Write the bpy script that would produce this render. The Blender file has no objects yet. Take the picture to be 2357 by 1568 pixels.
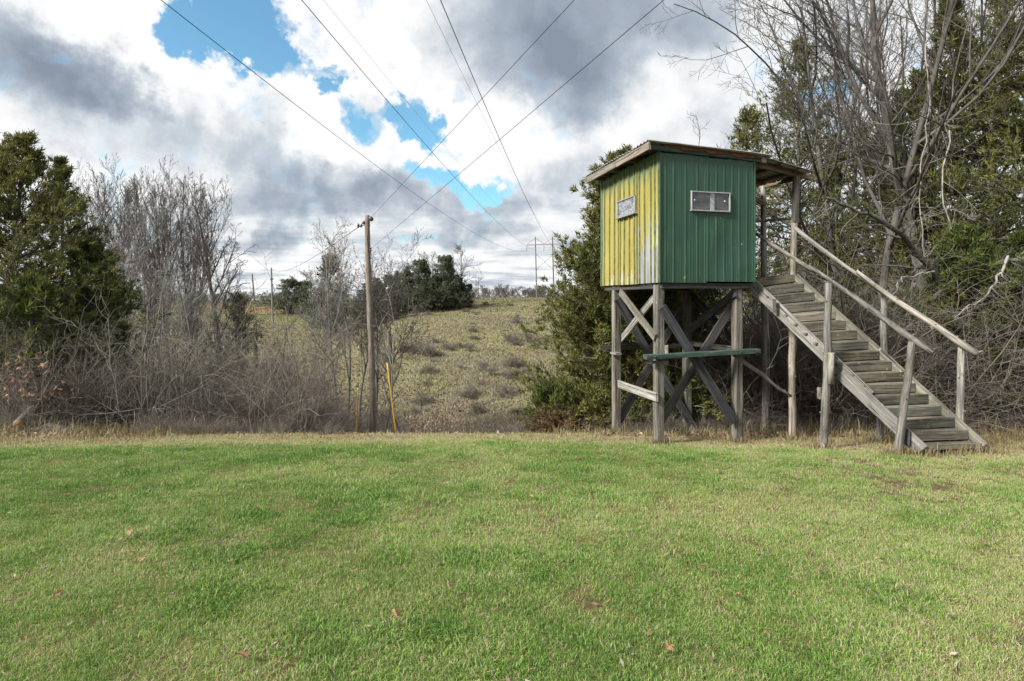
import bpy, math, random
import numpy as np
from mathutils import Vector, Matrix, Euler

scn = bpy.context.scene
col = scn.collection
R = math.radians
rng = np.random.default_rng(7)
random.seed(7)

# ------------------------------------------------------------------ camera
EYE = 2.3            # camera height above the ground at the blind
F = 1310.0           # focal length in units of a 2357 px wide picture
cam = bpy.data.cameras.new('camera')
cam.sensor_width = 36.0
cam.lens = 36.0 * F / 2357.0
cam.shift_y = -94.0 / 2357.0
cam.clip_start = 0.05
cam.clip_end = 6000
camo = bpy.data.objects.new('camera', cam)
col.objects.link(camo)
camo.location = (0, 0, EYE)
camo.rotation_euler = (R(90), 0, 0)
scn.camera = camo

def P(px, py, d):
    """point seen at (px, py) of the 2357 x 1568 picture, d metres ahead of the camera"""
    return Vector(((px - 1178.5) / F * d, d, EYE + (690.0 - py) / F * d))

# ------------------------------------------------------------------ node helper
class NT:
    def __init__(s, tree):
        s.t = tree
    def n(s, kind, **kw):
        nd = s.t.nodes.new(kind)
        for k, v in kw.items():
            setattr(nd, k, v)
        return nd
    def put(s, sock, v):
        if v is None:
            return
        if isinstance(v, bpy.types.NodeSocket):
            s.t.links.new(v, sock)
        elif sock.type == 'RGBA' and isinstance(v, (tuple, list)) and len(v) == 3:
            sock.default_value = (*v, 1)
        else:
            sock.default_value = v
    def math(s, op, a, b=None, c=None, clamp=False):
        nd = s.n('ShaderNodeMath', operation=op, use_clamp=clamp)
        s.put(nd.inputs[0], a); s.put(nd.inputs[1], b)
        if c is not None: s.put(nd.inputs[2], c)
        return nd.outputs[0]
    def vmath(s, op, a, b=None, out=0):
        nd = s.n('ShaderNodeVectorMath', operation=op)
        s.put(nd.inputs[0], a)
        if b is not None:
            s.put(nd.inputs[3 if op == 'SCALE' else 1], b)
        return nd.outputs[out]
    def noise(s, vec, scale, detail=4, rough=0.55, dist=0.0, color=False):
        nd = s.n('ShaderNodeTexNoise')
        s.put(nd.inputs['Vector'], vec); s.put(nd.inputs['Scale'], scale)
        s.put(nd.inputs['Detail'], detail); s.put(nd.inputs['Roughness'], rough)
        s.put(nd.inputs['Distortion'], dist)
        return nd.outputs['Color' if color else 'Fac']
    def ramp(s, fac, stops, interp='LINEAR'):
        nd = s.n('ShaderNodeValToRGB')
        e = nd.color_ramp.elements
        nd.color_ramp.interpolation = interp
        while len(e) < len(stops): e.new(0.5)
        for el, (p, c) in zip(e, stops):
            el.position = p
            el.color = (*c, 1) if len(c) == 3 else c
        s.put(nd.inputs[0], fac)
        return nd.outputs[0]
    def mix(s, fac, a, b, mode='MIX'):
        nd = s.n('ShaderNodeMix', data_type='RGBA', blend_type=mode)
        s.put(nd.inputs[0], fac); s.put(nd.inputs[6], a); s.put(nd.inputs[7], b)
        return nd.outputs[2]
    def smooth(s, v, a, b, lo=0.0, hi=1.0, kind='SMOOTHSTEP'):
        nd = s.n('ShaderNodeMapRange', interpolation_type=kind)
        s.put(nd.inputs[0], v); s.put(nd.inputs[1], a); s.put(nd.inputs[2], b)
        s.put(nd.inputs[3], lo); s.put(nd.inputs[4], hi)
        return nd.outputs[0]
    def mapping(s, vec, scale=(1, 1, 1), loc=(0, 0, 0)):
        nd = s.n('ShaderNodeMapping')
        s.put(nd.inputs['Vector'], vec); nd.inputs['Scale'].default_value = scale
        s.put(nd.inputs['Location'], loc)
        return nd.outputs[0]

# ------------------------------------------------------------------ sky
SUN_DIR = Vector((-0.74, -0.42, 0.62)).normalized()
world = bpy.data.worlds.new('World')
scn.world = world
world.use_nodes = True
wt = NT(world.node_tree)
world.node_tree.nodes.clear()
out = wt.n('ShaderNodeOutputWorld')
sky = wt.n('ShaderNodeTexSky', sky_type='NISHITA', sun_disc=False)
sky.sun_elevation = math.asin(SUN_DIR.z)
sky.sun_rotation = math.atan2(SUN_DIR.x, SUN_DIR.y)
sky.air_density = 1.0; sky.dust_density = 0.6; sky.ozone_density = 2.0
SKY_STRENGTH = 0.056
CLOUD = 0.30
bgA = wt.n('ShaderNodeBackground'); bgA.inputs['Strength'].default_value = SKY_STRENGTH
skyc = wt.mix(1.0, sky.outputs[0], (0.78, 1.12, 1.06), 'MULTIPLY')
wt.put(bgA.inputs['Color'], skyc)

tc = wt.n('ShaderNodeTexCoord')
D0 = tc.outputs['Generated']
sep = wt.n('ShaderNodeSeparateXYZ'); wt.put(sep.inputs[0], D0)
zc = wt.math('MAXIMUM', sep.outputs[2], 0.0)
zz = wt.math('ADD', zc, 0.055)
pl = wt.n('ShaderNodeCombineXYZ')
wt.put(pl.inputs[0], wt.math('DIVIDE', sep.outputs[0], zz))
wt.put(pl.inputs[1], wt.math('DIVIDE', sep.outputs[1], zz))
plane = pl.outputs[0]
warpn = wt.noise(D0, 5.0, 7, 0.62, color=True)
warp = wt.vmath('SCALE', wt.vmath('SUBTRACT', warpn, (0.5, 0.5, 0.5)), 0.26)
DW = wt.vmath('NORMALIZE', wt.vmath('ADD', D0, warp))

def blobs(lst, vec):
    tot = None
    for (px, py, r, a) in lst:
        d = Vector(((px - 1178.5) / F, 1.0, (690.0 - py) / F)).normalized()
        dt = wt.vmath('DOT_PRODUCT', vec, tuple(d), out=1)
        f = d.y                      # angular size shrinks away from the optical axis
        ro = r * 1.5 / F * f; ri = r * 0.35 / F * f
        v = wt.smooth(dt, math.cos(ro), math.cos(ri), 0.0, a)
        tot = v if tot is None else wt.math('ADD', tot, v)
    return tot

holes = blobs([(430, 95, 48, .9), (490, 90, 72, 1.0), (560, 110, 66, 1.0), (505, 150, 46, .9), (650, 60, 34, .6), (610, 60, 40, .6), (590, 165, 44, .9), (655, 165, 42, .9), (560, 60, 36, .5),
               (735, 195, 26, .8), (742, 222, 22, .7), (895, 232, 34, .9), (945, 250, 48, 1.0), (990, 280, 40, .9), (1020, 300, 26, .7), (850, 290, 36, .7), (800, 275, 30, .6), (1085, 205, 24, .5),
               (985, 405, 30, .9), (1040, 415, 28, .9), (1090, 428, 30, .9), (1140, 436, 28, .8), (1190, 440, 24, .7), (430, 20, 26, .5), (1905, 215, 60, .6), (1800, 235, 40, .5)], DW)
dark = blobs([(20, 90, 110, .9), (110, 140, 120, 1.0), (210, 180, 90, 1.0), (60, 215, 120, .7), (270, 205, 60, .7), (340, 245, 70, .4),
               (1180, 90, 130, .6), (1330, 70, 180, 1.0), (1450, 60, 160, .95), (1330, 175, 100, .7), (1550, 20, 120, .6), (1080, 60, 90, .4), (1010, 100, 60, .3),
               (430, 300, 70, .5), (560, 280, 60, .6), (500, 345, 60, .55), (620, 300, 50, .4), (640, 395, 55, .9), (730, 415, 62, 1.0), (820, 432, 60, 1.0), (900, 448, 55, 1.0), (960, 458, 40, .8), (570, 400, 60, .6), (330, 330, 70, .5),
               (640, 500, 40, .9), (700, 510, 45, .9), (760, 498, 34, .7), (1010, 535, 50, .8), (900, 540, 50, .7), (1180, 480, 70, .8), (1100, 470, 60, .8), (1030, 465, 50, .8), (250, 280, 100, .4), (1350, 420, 70, .5), (1290, 395, 60, .4), (150, 300, 80, .4)], DW)
bright = blobs([(330, 60, 130, .8), (780, 60, 110, .8), (700, 250, 90, .5), (420, 215, 110, .8), (820, 120, 80, .7), (1000, 160, 80, .5),
                (950, 350, 80, .6), (1130, 330, 110, .6), (1480, 220, 110, .7), (1240, 300, 100, .5), (700, 340, 60, .5), (820, 375, 60, .7), (60, 330, 60, .2)], DW)

n1 = wt.noise(plane, 0.55, 9, 0.56, 0.25)
n2 = wt.noise(wt.vmath('ADD', plane, (3.1, 7.7, 1.3)), 0.9, 10, 0.55, 0.15)
n3 = wt.noise(D0, 13.0, 9, 0.64, 0.5)
n4 = wt.noise(wt.vmath('ADD', D0, (4.2, 1.7, 9.1)), 4.5, 8, 0.55, 0.3)
# coverage: mostly closed deck, open where the blue holes are, thin slots towards the horizon
hfade = wt.smooth(sep.outputs[2], 0.02, 0.28, 1.0, 0.0)
slots = wt.math('MULTIPLY', wt.smooth(n2, 0.535, 0.66), wt.math('MULTIPLY', wt.math('MULTIPLY', hfade, wt.smooth(sep.outputs[2], 0.03, 0.12)), 0.42))
cov = wt.math('SUBTRACT', 1.0, wt.math('MULTIPLY', holes, 1.02))
cov = wt.math('ADD', cov, wt.math('MULTIPLY', wt.math('SUBTRACT', n3, 0.5), 2.6))
cov = wt.math('ADD', cov, wt.math('MULTIPLY', wt.math('SUBTRACT', n4, 0.5), 1.5))
cov = wt.math('SUBTRACT', cov, slots)
cov = wt.math('ADD', cov, wt.math('MULTIPLY', wt.math('SUBTRACT', n1, 0.42), 0.5))
cover = wt.smooth(cov, 0.03, 0.95)
# cloud shade: 0 bright top / 1 grey base
sh = wt.math('MULTIPLY', wt.smooth(n1, 0.40, 0.68, 0.0, 0.32), wt.math('SUBTRACT', 1.0, wt.math('MULTIPLY', hfade, 0.6)))
sh = wt.math('ADD', sh, wt.math('MULTIPLY', dark, 0.44))
sh = wt.math('SUBTRACT', sh, wt.math('MULTIPLY', bright, 0.5))
sh = wt.math('ADD', sh, wt.math('MULTIPLY', wt.math('SUBTRACT', n3, 0.5), 0.85))
sh = wt.math('ADD', sh, wt.math('MULTIPLY', wt.math('SUBTRACT', n4, 0.5), 1.9))
sh = wt.math('ADD', sh, wt.math('MULTIPLY', hfade, wt.math('MULTIPLY', wt.math('SUBTRACT', n2, 0.485), 3.0)))
sh = wt.math('MULTIPLY', wt.math('ADD', sh, 0.09), 0.62, clamp=True)
cc = wt.ramp(sh, [(0.0, (1.0, 1.0, 1.0)), (0.17, (0.84, 0.86, 0.88)), (0.36, (0.57, 0.625, 0.685)), (0.58, (0.40, 0.455, 0.535)), (0.95, (0.25, 0.295, 0.37))])
bgB = wt.n('ShaderNodeBackground'); bgB.inputs['Strength'].default_value = CLOUD
wt.put(bgB.inputs['Color'], cc)
ms = wt.n('ShaderNodeMixShader')
wt.put(ms.inputs[0], cover)
wt.t.links.new(bgA.outputs[0], ms.inputs[1]); wt.t.links.new(bgB.outputs[0], ms.inputs[2])
wt.t.links.new(ms.outputs[0], out.inputs['Surface'])

# ------------------------------------------------------------------ sun, exposure
sl = bpy.data.lights.new('sun', 'SUN')
sl.energy = 2.6
sl.angle = R(12)
sl.color = (1.0, 0.955, 0.89)
so = bpy.data.objects.new('sun', sl)
col.objects.link(so)
so.rotation_euler = SUN_DIR.to_track_quat('Z', 'Y').to_euler()
so.location = (-30, -15, 40)
scn.view_settings.view_transform = 'Standard'
scn.view_settings.look = 'None'
scn.view_settings.exposure = 1.8
scn.view_settings.gamma = 1.0
scn.view_settings.use_curve_mapping = False
scn.cycles.max_bounces = 5
scn.cycles.diffuse_bounces = 3
scn.cycles.transparent_max_bounces = 6

# ------------------------------------------------------------------ mesh helpers
def mesh_arrays(name, V, quads=None, tris=None, mats=(), smooth=False, attrs=None):
    me = bpy.data.meshes.new(name)
    V = np.asarray(V, dtype=np.float32).reshape(-1, 3)
    quads = np.zeros((0, 4), np.int32) if quads is None or len(quads) == 0 else np.asarray(quads, np.int32)
    tris = np.zeros((0, 3), np.int32) if tris is None or len(tris) == 0 else np.asarray(tris, np.int32)
    me.vertices.add(len(V)); me.vertices.foreach_set('co', V.ravel())
    nl = quads.size + tris.size; nf = len(quads) + len(tris)
    if nf:
        me.loops.add(nl); me.polygons.add(nf)
        me.loops.foreach_set('vertex_index', np.concatenate([quads.ravel(), tris.ravel()]))
        ls = np.concatenate([np.arange(len(quads)) * 4, quads.size + np.arange(len(tris)) * 3]).astype(np.int32)
        me.polygons.foreach_set('loop_start', ls)
        me.polygons.foreach_set('use_smooth', np.full(nf, bool(smooth)))
    for m in mats: me.materials.append(m)
    for k, a in (attrs or {}).items():
        a = np.asarray(a)
        if a.ndim == 2:
            at = me.attributes.new(k, 'FLOAT_VECTOR', 'POINT'); at.data.foreach_set('vector', a.astype(np.float32).ravel())
        elif a.dtype == bool:
            at = me.attributes.new(k, 'BOOLEAN', 'POINT'); at.data.foreach_set('value', a)
        else:
            at = me.attributes.new(k, 'FLOAT', 'POINT'); at.data.foreach_set('value', a.astype(np.float32))
    me.update(calc_edges=True)
    return me

def link(name, me, parent=None, label=None, cat=None, group=None, kind=None, matrix=None, loc=None):
    o = bpy.data.objects.new(name, me)
    col.objects.link(o)
    if parent is not None: o.parent = parent
    if matrix is not None:
        o.matrix_basis = (parent_world(parent).inverted() @ matrix) if parent is not None else matrix
    elif loc is not None: o.location = loc
    tag(o, label, cat, group, kind)
    return o

def parent_world(o):
    m = o.matrix_basis.copy(); p = o.parent
    while p is not None:
        m = p.matrix_basis @ m; p = p.parent
    return m

def tag(o, label=None, cat=None, group=None, kind=None):
    if label: o['label'] = label
    if cat: o['category'] = cat
    if group: o['group'] = group
    if kind: o['kind'] = kind

def thing(name, loc, label, cat, group=None):
    return link(name, None, None, label, cat, group, None, loc=loc)

def copy_tree(o, loc, rz=0.0, sc=(1, 1, 1), label=None, group=None):
    c = o.copy(); col.objects.link(c)
    c.location = loc; c.rotation_euler = (0, 0, rz); c.scale = sc
    if label: c['label'] = label
    if group: c['group'] = group
    for ch in [q for q in scn.objects if q.parent == o]:
        d = ch.copy(); col.objects.link(d); d.parent = c
    return c

# value noise for placing and tinting
_T = rng.random((256, 256))
def vnoise(x, y, s=1.0, seed=0):
    x = np.asarray(x) * s + seed * 17.3; y = np.asarray(y) * s + seed * 9.1
    xi = np.floor(x).astype(int); yi = np.floor(y).astype(int)
    fx = x - xi; fy = y - yi
    fx = fx * fx * (3 - 2 * fx); fy = fy * fy * (3 - 2 * fy)
    g = lambda a, b: _T[a & 255, b & 255]
    return (g(xi, yi) * (1 - fx) + g(xi + 1, yi) * fx) * (1 - fy) + (g(xi, yi + 1) * (1 - fx) + g(xi + 1, yi + 1) * fx) * fy
def fbm(x, y, s=1.0, seed=0, o=4):
    t = 0; a = 0.5; n = 0
    for i in range(o):
        t = t + a * vnoise(x, y, s * 2 ** i, seed + i * 3); n += a; a *= 0.55
    return t / n
def sstep(v, a, b):
    t = np.clip((np.asarray(v, float) - a) / (b - a), 0, 1)
    return t * t * (3 - 2 * t)

# ------------------------------------------------------------------ terrain
def curve(xs, ys):
    xs = np.array(xs, float); ys = np.array(ys, float)
    d = np.diff(ys) / np.diff(xs); m = np.zeros_like(ys)
    m[0], m[-1] = d[0], d[-1]
    for i in range(1, len(xs) - 1):
        m[i] = 0 if d[i - 1] * d[i] <= 0 else 2 * d[i - 1] * d[i] / (d[i - 1] + d[i])
    def f(x):
        x = np.clip(np.asarray(x, float), xs[0], xs[-1])
        i = np.clip(np.searchsorted(xs, x) - 1, 0, len(xs) - 2)
        h = xs[i + 1] - xs[i]; t = (x - xs[i]) / h
        return ((2 * t**3 - 3 * t**2 + 1) * ys[i] + (t**3 - 2 * t**2 + t) * h * m[i] + (-2 * t**3 + 3 * t**2) * ys[i + 1] + (t**3 - t**2) * h * m[i + 1])
    return f
near_c = [(-60, 1.0), (-8, .70), (0, .65), (3, .55), (6, .32), (7.9, .135), (9.25, -.03), (9.9, -.105), (10.9, -.275), (11.3, -.36), (13, -.80), (15, -1.36), (21, -3.0), (30, -5.5), (40, -7.7), (46, -8.2)]
rightH = near_c + [(60, -6.3), (80, -3.8), (100, -1.5), (120, .6), (145, 2.2), (168, 2.9), (230, 2.2), (400, 1.0), (5000, 0.5)]
leftH = near_c + [(60, -7.2), (80, -5.4), (117, -2.2), (150, .3), (175, 1.2), (230, .4), (400, -2), (5000, -3)]
hR = curve(*zip(*rightH)); hL = curve(*zip(*leftH))
gentle = curve(*zip(*[(-60, 1.0), (-8, .70), (0, .65), (3, .55), (6, .32), (7.9, .135), (9.25, -.03), (9.9, -.105), (11.3, -.27), (15, -.6), (30, -1.6), (60, -3.0), (120, -1.0), (170, 2.5), (5000, 1.0)]))
def H(x, y):
    x = np.asarray(x, float); y = np.asarray(y, float)
    w = sstep(x + 0.12 * np.maximum(y - 60, 0), -32, -8)
    z = hL(y) * (1 - w) + hR(y) * w
    wr = sstep(x - 0.10 * y, 2.2, 6.0) * (1 - sstep(y, 60, 110))
    wl = 0.55 * sstep(-x - 0.3 * y, 4.5, 9.0) * (1 - sstep(y, 40, 80))
    g = np.maximum(wr, wl)
    z = z * (1 - g) + gentle(y) * g
    z = z + (fbm(x, y, .35, 5) - .5) * 0.10 * sstep(y, 0, 5) + (fbm(x, y, .06, 9) - .5) * 1.2 * sstep(y, 50, 90) * (1 - sstep(y, 140, 165))
    return z
def Hz(x, y): return float(H(np.array([x]), np.array([y]))[0])
def on(px, d, dz=0.0):
    x = (px - 1178.5) / F * d
    return Vector((x, d, Hz(x, d) + dz))

# ------------------------------------------------------------------ materials
def mat(name):
    m = bpy.data.materials.new(name); m.use_nodes = True
    m.node_tree.nodes.clear()
    t = NT(m.node_tree)
    o = t.n('ShaderNodeOutputMaterial'); b = t.n('ShaderNodeBsdfPrincipled')
    m.node_tree.links.new(b.outputs[0], o.inputs[0])
    b.inputs['Specular IOR Level'].default_value = 0.25
    b.inputs['Roughness'].default_value = 0.85
    return m, t, b
def bump(t, b, h, strength=0.4, dist=0.01):
    bn = t.n('ShaderNodeBump'); bn.inputs['Strength'].default_value = strength; bn.inputs['Distance'].default_value = dist
    t.put(bn.inputs['Height'], h); t.t.links.new(bn.outputs[0], b.inputs['Normal'])

def wood(name, c1, c2, c3, moss=0.0, fine=1.0, stain=0.35):
    """weathered timber: grain runs along local X"""
    m, t, b = mat(name)
    tcn = t.n('ShaderNodeTexCoord'); oi = t.n('ShaderNodeObjectInfo')
    off = t.vmath('SCALE', (13.0, 7.0, 5.0), oi.outputs['Random'])
    v = t.vmath('ADD', tcn.outputs['Object'], off)
    g = t.noise(t.mapping(v, (1.8, 48 * fine, 48 * fine)), 1.0, 6, 0.65, 0.9)
    g2 = t.noise(t.mapping(v, (0.7, 11, 11)), 1.0, 5, 0.65, 0.9)
    bl = t.noise(v, 3.2, 5, 0.65)
    k = t.math('ADD', t.math('MULTIPLY', g, 0.6), t.math('MULTIPLY', g2, 0.4))
    c = t.ramp(k, [(0.36, c1), (0.5, c2), (0.62, c3)])
    c = t.mix(t.math('MULTIPLY', t.smooth(bl, .5, .68), stain), c, tuple(x * .42 for x in c2))
    rnd = t.smooth(oi.outputs['Random'], 0, 1, .66, 1.28, 'LINEAR')
    hue = t.math('FRACT', t.math('MULTIPLY', oi.outputs['Random'], 7.31))
    c = t.mix(t.smooth(hue, .3, 1, 0, .5), c, t.mix(1.0, c, (1.22, 1.0, .78), 'MULTIPLY'))
    c = t.mix(1.0, c, rnd, 'MULTIPLY')
    cr = t.noise(t.mapping(v, (0.9, 34, 34), (4, 1, 2)), 1.0, 3, .5, .3)
    crack = t.smooth(cr, .35, .41, 1.0, 0.0)
    c = t.mix(t.math('MULTIPLY', crack, .75), c, tuple(x * .22 for x in c1))
    if moss:
        mn = t.noise(v, 5.5, 6, .7)
        c = t.mix(t.math('MULTIPLY', t.smooth(mn, .55, .66), moss), c, (.15, .16, .07))
        ln = t.noise(t.vmath('ADD', v, (5, 3, 1)), 16, 4, .6)
        c = t.mix(t.math('MULTIPLY', t.smooth(ln, .66, .70), .7), c, (.36, .38, .30))
    t.put(b.inputs['Base Color'], c)
    hh = t.math('SUBTRACT', g, t.math('MULTIPLY', crack, 0.8))
    bump(t, b, hh, .55, .006)
    return m
W_POST = wood('weathered_post_wood', (.045, .041, .034), (.125, .117, .098), (.23, .217, .188), 0.15, 1, .5)
W_DARK = wood('dark_stained_wood', (.020, .021, .023), (.048, .050, .054), (.095, .099, .103), 0.0, 1, .4)
W_GREY = wood('silver_grey_wood', (.07, .066, .059), (.18, .174, .157), (.30, .29, .268), 0.1, 1, .5)
W_STEP = wood('mossy_step_wood', (.040, .038, .030), (.115, .109, .088), (.21, .20, .17), 0.5, 1, .6)
W_BROWN = wood('sheltered_brown_wood', (.07, .048, .032), (.135, .098, .068), (.21, .16, .12), 0.0)
W_FASCIA = wood('fascia_wood', (.09, .068, .05), (.20, .178, .148), (.29, .268, .232), 0.0, 1, .6)
W_LOG = wood('lichened_log', (.06, .055, .048), (.17, .162, .148), (.31, .298, .272), 0.4, .6, .6)
W_POLE = wood('utility_pole_wood', (.085, .072, .060), (.15, .128, .108), (.22, .195, .17), 0.0, .45, .3)

def green_beam():
    m, t, b = mat('worn_green_beam_paint')
    v = t.n('ShaderNodeTexCoord').outputs['Object']
    n = t.noise(t.mapping(v, (2.5, 22, 22)), 1.0, 6, .65)
    t.put(b.inputs['Base Color'], t.ramp(n, [(.36, (.020, .034, .029)), (.52, (.038, .066, .053)), (.62, (.075, .098, .084)), (.70, (.14, .142, .13))]))
    bump(t, b, n, .4, .004)
    return m
W_GREEN = green_beam()

def paint_green():
    m, t, b = mat('green_painted_sheet_metal')
    v = t.n('ShaderNodeTexCoord').outputs['Object']
    n = t.noise(t.mapping(v, (3, 3, .7)), 1.2, 6, .6)
    c = t.ramp(n, [(.3, (.015, .053, .031)), (.55, (.018, .062, .037)), (.75, (.025, .072, .046))])
    big = t.noise(v, 1.3, 3, .5)
    c = t.mix(t.smooth(big, .5, .7, 0, .35), c, (.030, .075, .054))
    st = t.noise(t.mapping(v, (26, 26, 1.1)), 1.0, 5, .7)
    c = t.mix(t.smooth(st, .54, .72, 0, .45), c, (.10, .17, .13))
    sc = t.noise(t.mapping(v, (16, 16, 7), (3, 5, 2)), 1.0, 2, .5)
    c = t.mix(t.smooth(sc, .755, .775, 0, .85), c, (.33, .36, .33))
    dirt = t.noise(t.mapping(v, (9, 9, 2.0), (7, 1, 4)), 1.0, 5, .65)
    c = t.mix(t.smooth(dirt, .54, .70, 0, .6), c, (.018, .05, .035))
    ye = t.noise(v, 3.7, 1, .4)
    c = t.mix(t.smooth(ye, .765, .785, 0, .5), c, (.20, .22, .04))
    t.put(b.inputs['Base Color'], c)
    t.put(b.inputs['Roughness'], t.smooth(n, .3, .7, .42, .62))
    b.inputs['Specular IOR Level'].default_value = .4
    bump(t, b, t.noise(v, 5, 3, .5), .12, .02)
    return m
M_GREEN = paint_green()

def paint_yellow(peel):
    """peel 0..1: how much of the sheet has lost its paint; local x runs along the wall, z up"""
    m, t, b = mat('peeling_yellow_sheet_metal')
    v = t.n('ShaderNodeTexCoord').outputs['Object']
    s = t.n('ShaderNodeSeparateXYZ'); t.put(s.inputs[0], v)
    n = t.noise(t.mapping(v, (5, 5, .8)), 1.2, 6, .6)
    c = t.ramp(n, [(.3, (.228, .192, .044)), (.55, (.275, .236, .060)), (.75, (.315, .278, .095))])
    fine = t.noise(t.mapping(v, (30, 30, 1.5)), 1, 5, .7)
    c = t.mix(t.smooth(fine, .58, .74, 0, .5), c, (.33, .34, .10))
    # old green coat showing along the top, the far edge and in streaks
    en = t.noise(t.mapping(v, (7, 7, 1.6)), 1, 5, .65)
    topz = t.math('ADD', s.outputs[2], t.math('MULTIPLY', t.math('SUBTRACT', en, .5), .75))
    c = t.mix(t.smooth(topz, 1.66, 1.98, 0, .92), c, (.055, .125, .075))
    c = t.mix(t.smooth(t.math('ADD', s.outputs[0], t.math('MULTIPLY', en, .16)), 2.36, 2.43, 0, .85), c, (.10, .17, .13))
    if peel > .5:
        gx = t.smooth(t.math('ADD', s.outputs[0], t.math('MULTIPLY', t.math('SUBTRACT', en, .5), .6)), .05, .55, 1, 0)
        gz = t.smooth(s.outputs[2], .2, 1.4, .95, 0)
        c = t.mix(t.math('MULTIPLY', gx, gz), c, (.36, .44, .25))
    # peeled to bare galvanised metal / white primer, mostly low down
    pn = t.noise(t.mapping(v, (11, 11, 1.9), (2, 4, 1)), 1, 7, .68)
    low = t.smooth(s.outputs[2], 0.0, 1.35 if peel > .5 else .42, 0.22 if peel > .5 else .16, 0.0)
    mid = t.smooth(s.outputs[2], .9, 1.6, 0.07 if peel > .5 else -.02, -.05)
    th = t.math('SUBTRACT', .66, t.math('ADD', low, mid))
    pk = t.math('SUBTRACT', pn, th)
    bare = t.smooth(pk, 0, .018)
    c = t.mix(bare, c, t.mix(t.smooth(n, .4, .6), (.165, .172, .185), (.26, .268, .28)) if peel > .5 else (.33, .33, .32))
    chips = t.noise(t.mapping(v, (20, 20, 9)), 1.0, 3, .5)
    c = t.mix(t.smooth(chips, .72, .74, 0, .8), c, (.12, .15, .08))
    t.put(b.inputs['Base Color'], c)
    b.inputs['Roughness'].default_value = .6
    bump(t, b, t.math('SUBTRACT', t.noise(v, 5, 3, .5), t.math('MULTIPLY', bare, .12)), .15, .02)
    return m
M_YEL = paint_yellow(.2); M_YELP = paint_yellow(.9)

def simple(name, c, rough=.8, var=.25, scale=6, metal=0.0, spec=.25):
    m, t, b = mat(name)
    v = t.n('ShaderNodeTexCoord').outputs['Object']
    n = t.noise(v, scale, 6, .62)
    lo = tuple(x * (1 - var) for x in c); hi = tuple(min(1, x * (1 + var)) for x in c)
    t.put(b.inputs['Base Color'], t.ramp(n, [(.3, lo), (.7, hi)]))
    b.inputs['Roughness'].default_value = rough; b.inputs['Metallic'].default_value = metal
    b.inputs['Specular IOR Level'].default_value = spec
    return m
M_GREEN_RIBSHADE = simple('old_green_with_rib_shade', (.105, .115, .042), .7, .5, 9)  # old green residue and the shade of the rib flanks in one colour
M_ROOF = simple('galvanised_roof_sheet', (.30, .30, .29), .5, .35, 4, .35)
M_RUST = simple('rusted_edge', (.13, .055, .03), .9, .5, 14)
M_ALU = simple('aluminium_window_frame', (.35, .36, .37), .38, .12, 10, .5)
M_HW = simple('dark_steel', (.07, .07, .075), .55, .3, 20, .5)
M_WIRE = simple('wire_cable', (.035, .035, .038), .5, .1, 3, .3)
M_GUARD = simple('yellow_plastic_guard', (.62, .36, .015), .42, .12, 3, 0, .45)
M_PORC = simple('brown_porcelain', (.075, .045, .04), .25, .3, 20, 0, .5)
M_GLASSY = simple('grey_insulator', (.16, .16, .17), .3, .2, 20, 0, .5)
M_FLOOR = simple('dark_floor_boards', (.045, .04, .034), .9, .3, 6)

def glass(name, base, rough, metal, sc=2.0, con=.6):
    m, t, b = mat(name)
    v = t.n('ShaderNodeTexCoord').outputs['Object']
    n = t.noise(t.mapping(v, (2, 2, 5)), sc, 5, .6, 1.2)
    t.put(b.inputs['Base Color'], t.ramp(n, [(.36, tuple(x * (1 - con) for x in base)), (.64, tuple(x * (1 + con) for x in base))]))
    t.put(b.inputs['Roughness'], t.smooth(n, .35, .65, rough * .6, rough * 1.5))
    b.inputs['Metallic'].default_value = metal; b.inputs['Specular IOR Level'].default_value = .8
    return m
M_PANE = glass('dusty_window_glass', (.055, .055, .058), .16, .1)
M_PANEL = glass('painted_reflection_glass', (.40, .41, .425), .012, .9, 6.0, .75)  # streaks in the base colour suggest mirrored branches, on top of real reflection

def bark(name, c1, c2, zs=2.0):
    m, t, b = mat(name)
    v = t.n('ShaderNodeTexCoord').outputs['Object']
    n = t.noise(t.mapping(v, (9, 9, zs)), 1.5, 5, .65, .5)
    bl = t.noise(v, 1.1, 4, .6)
    c = t.ramp(n, [(.32, c1), (.66, c2)])
    c = t.mix(t.smooth(bl, .48, .62, 0, .55), c, tuple(x * 1.35 for x in c2))
    t.put(b.inputs['Base Color'], c)
    bump(t, b, n, .6, .02)
    return m
B_GREY = bark('grey_bark', (.040, .036, .032), (.104, .096, .086))
B_PALE = bark('pale_bark', (.115, .108, .098), (.26, .247, .226))
B_DARK = bark('dark_bark', (.055, .048, .042), (.135, .122, .11))
B_ROT = bark('rotten_bark', (.022, .018, .015), (.062, .052, .044), 9.0)
B_BROWN = bark('brown_twig_bark', (.078, .066, .054), (.168, .148, .122))
B_TWIG = bark('grey_twig_bark', (.088, .077, .064), (.192, .173, .147))

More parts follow.
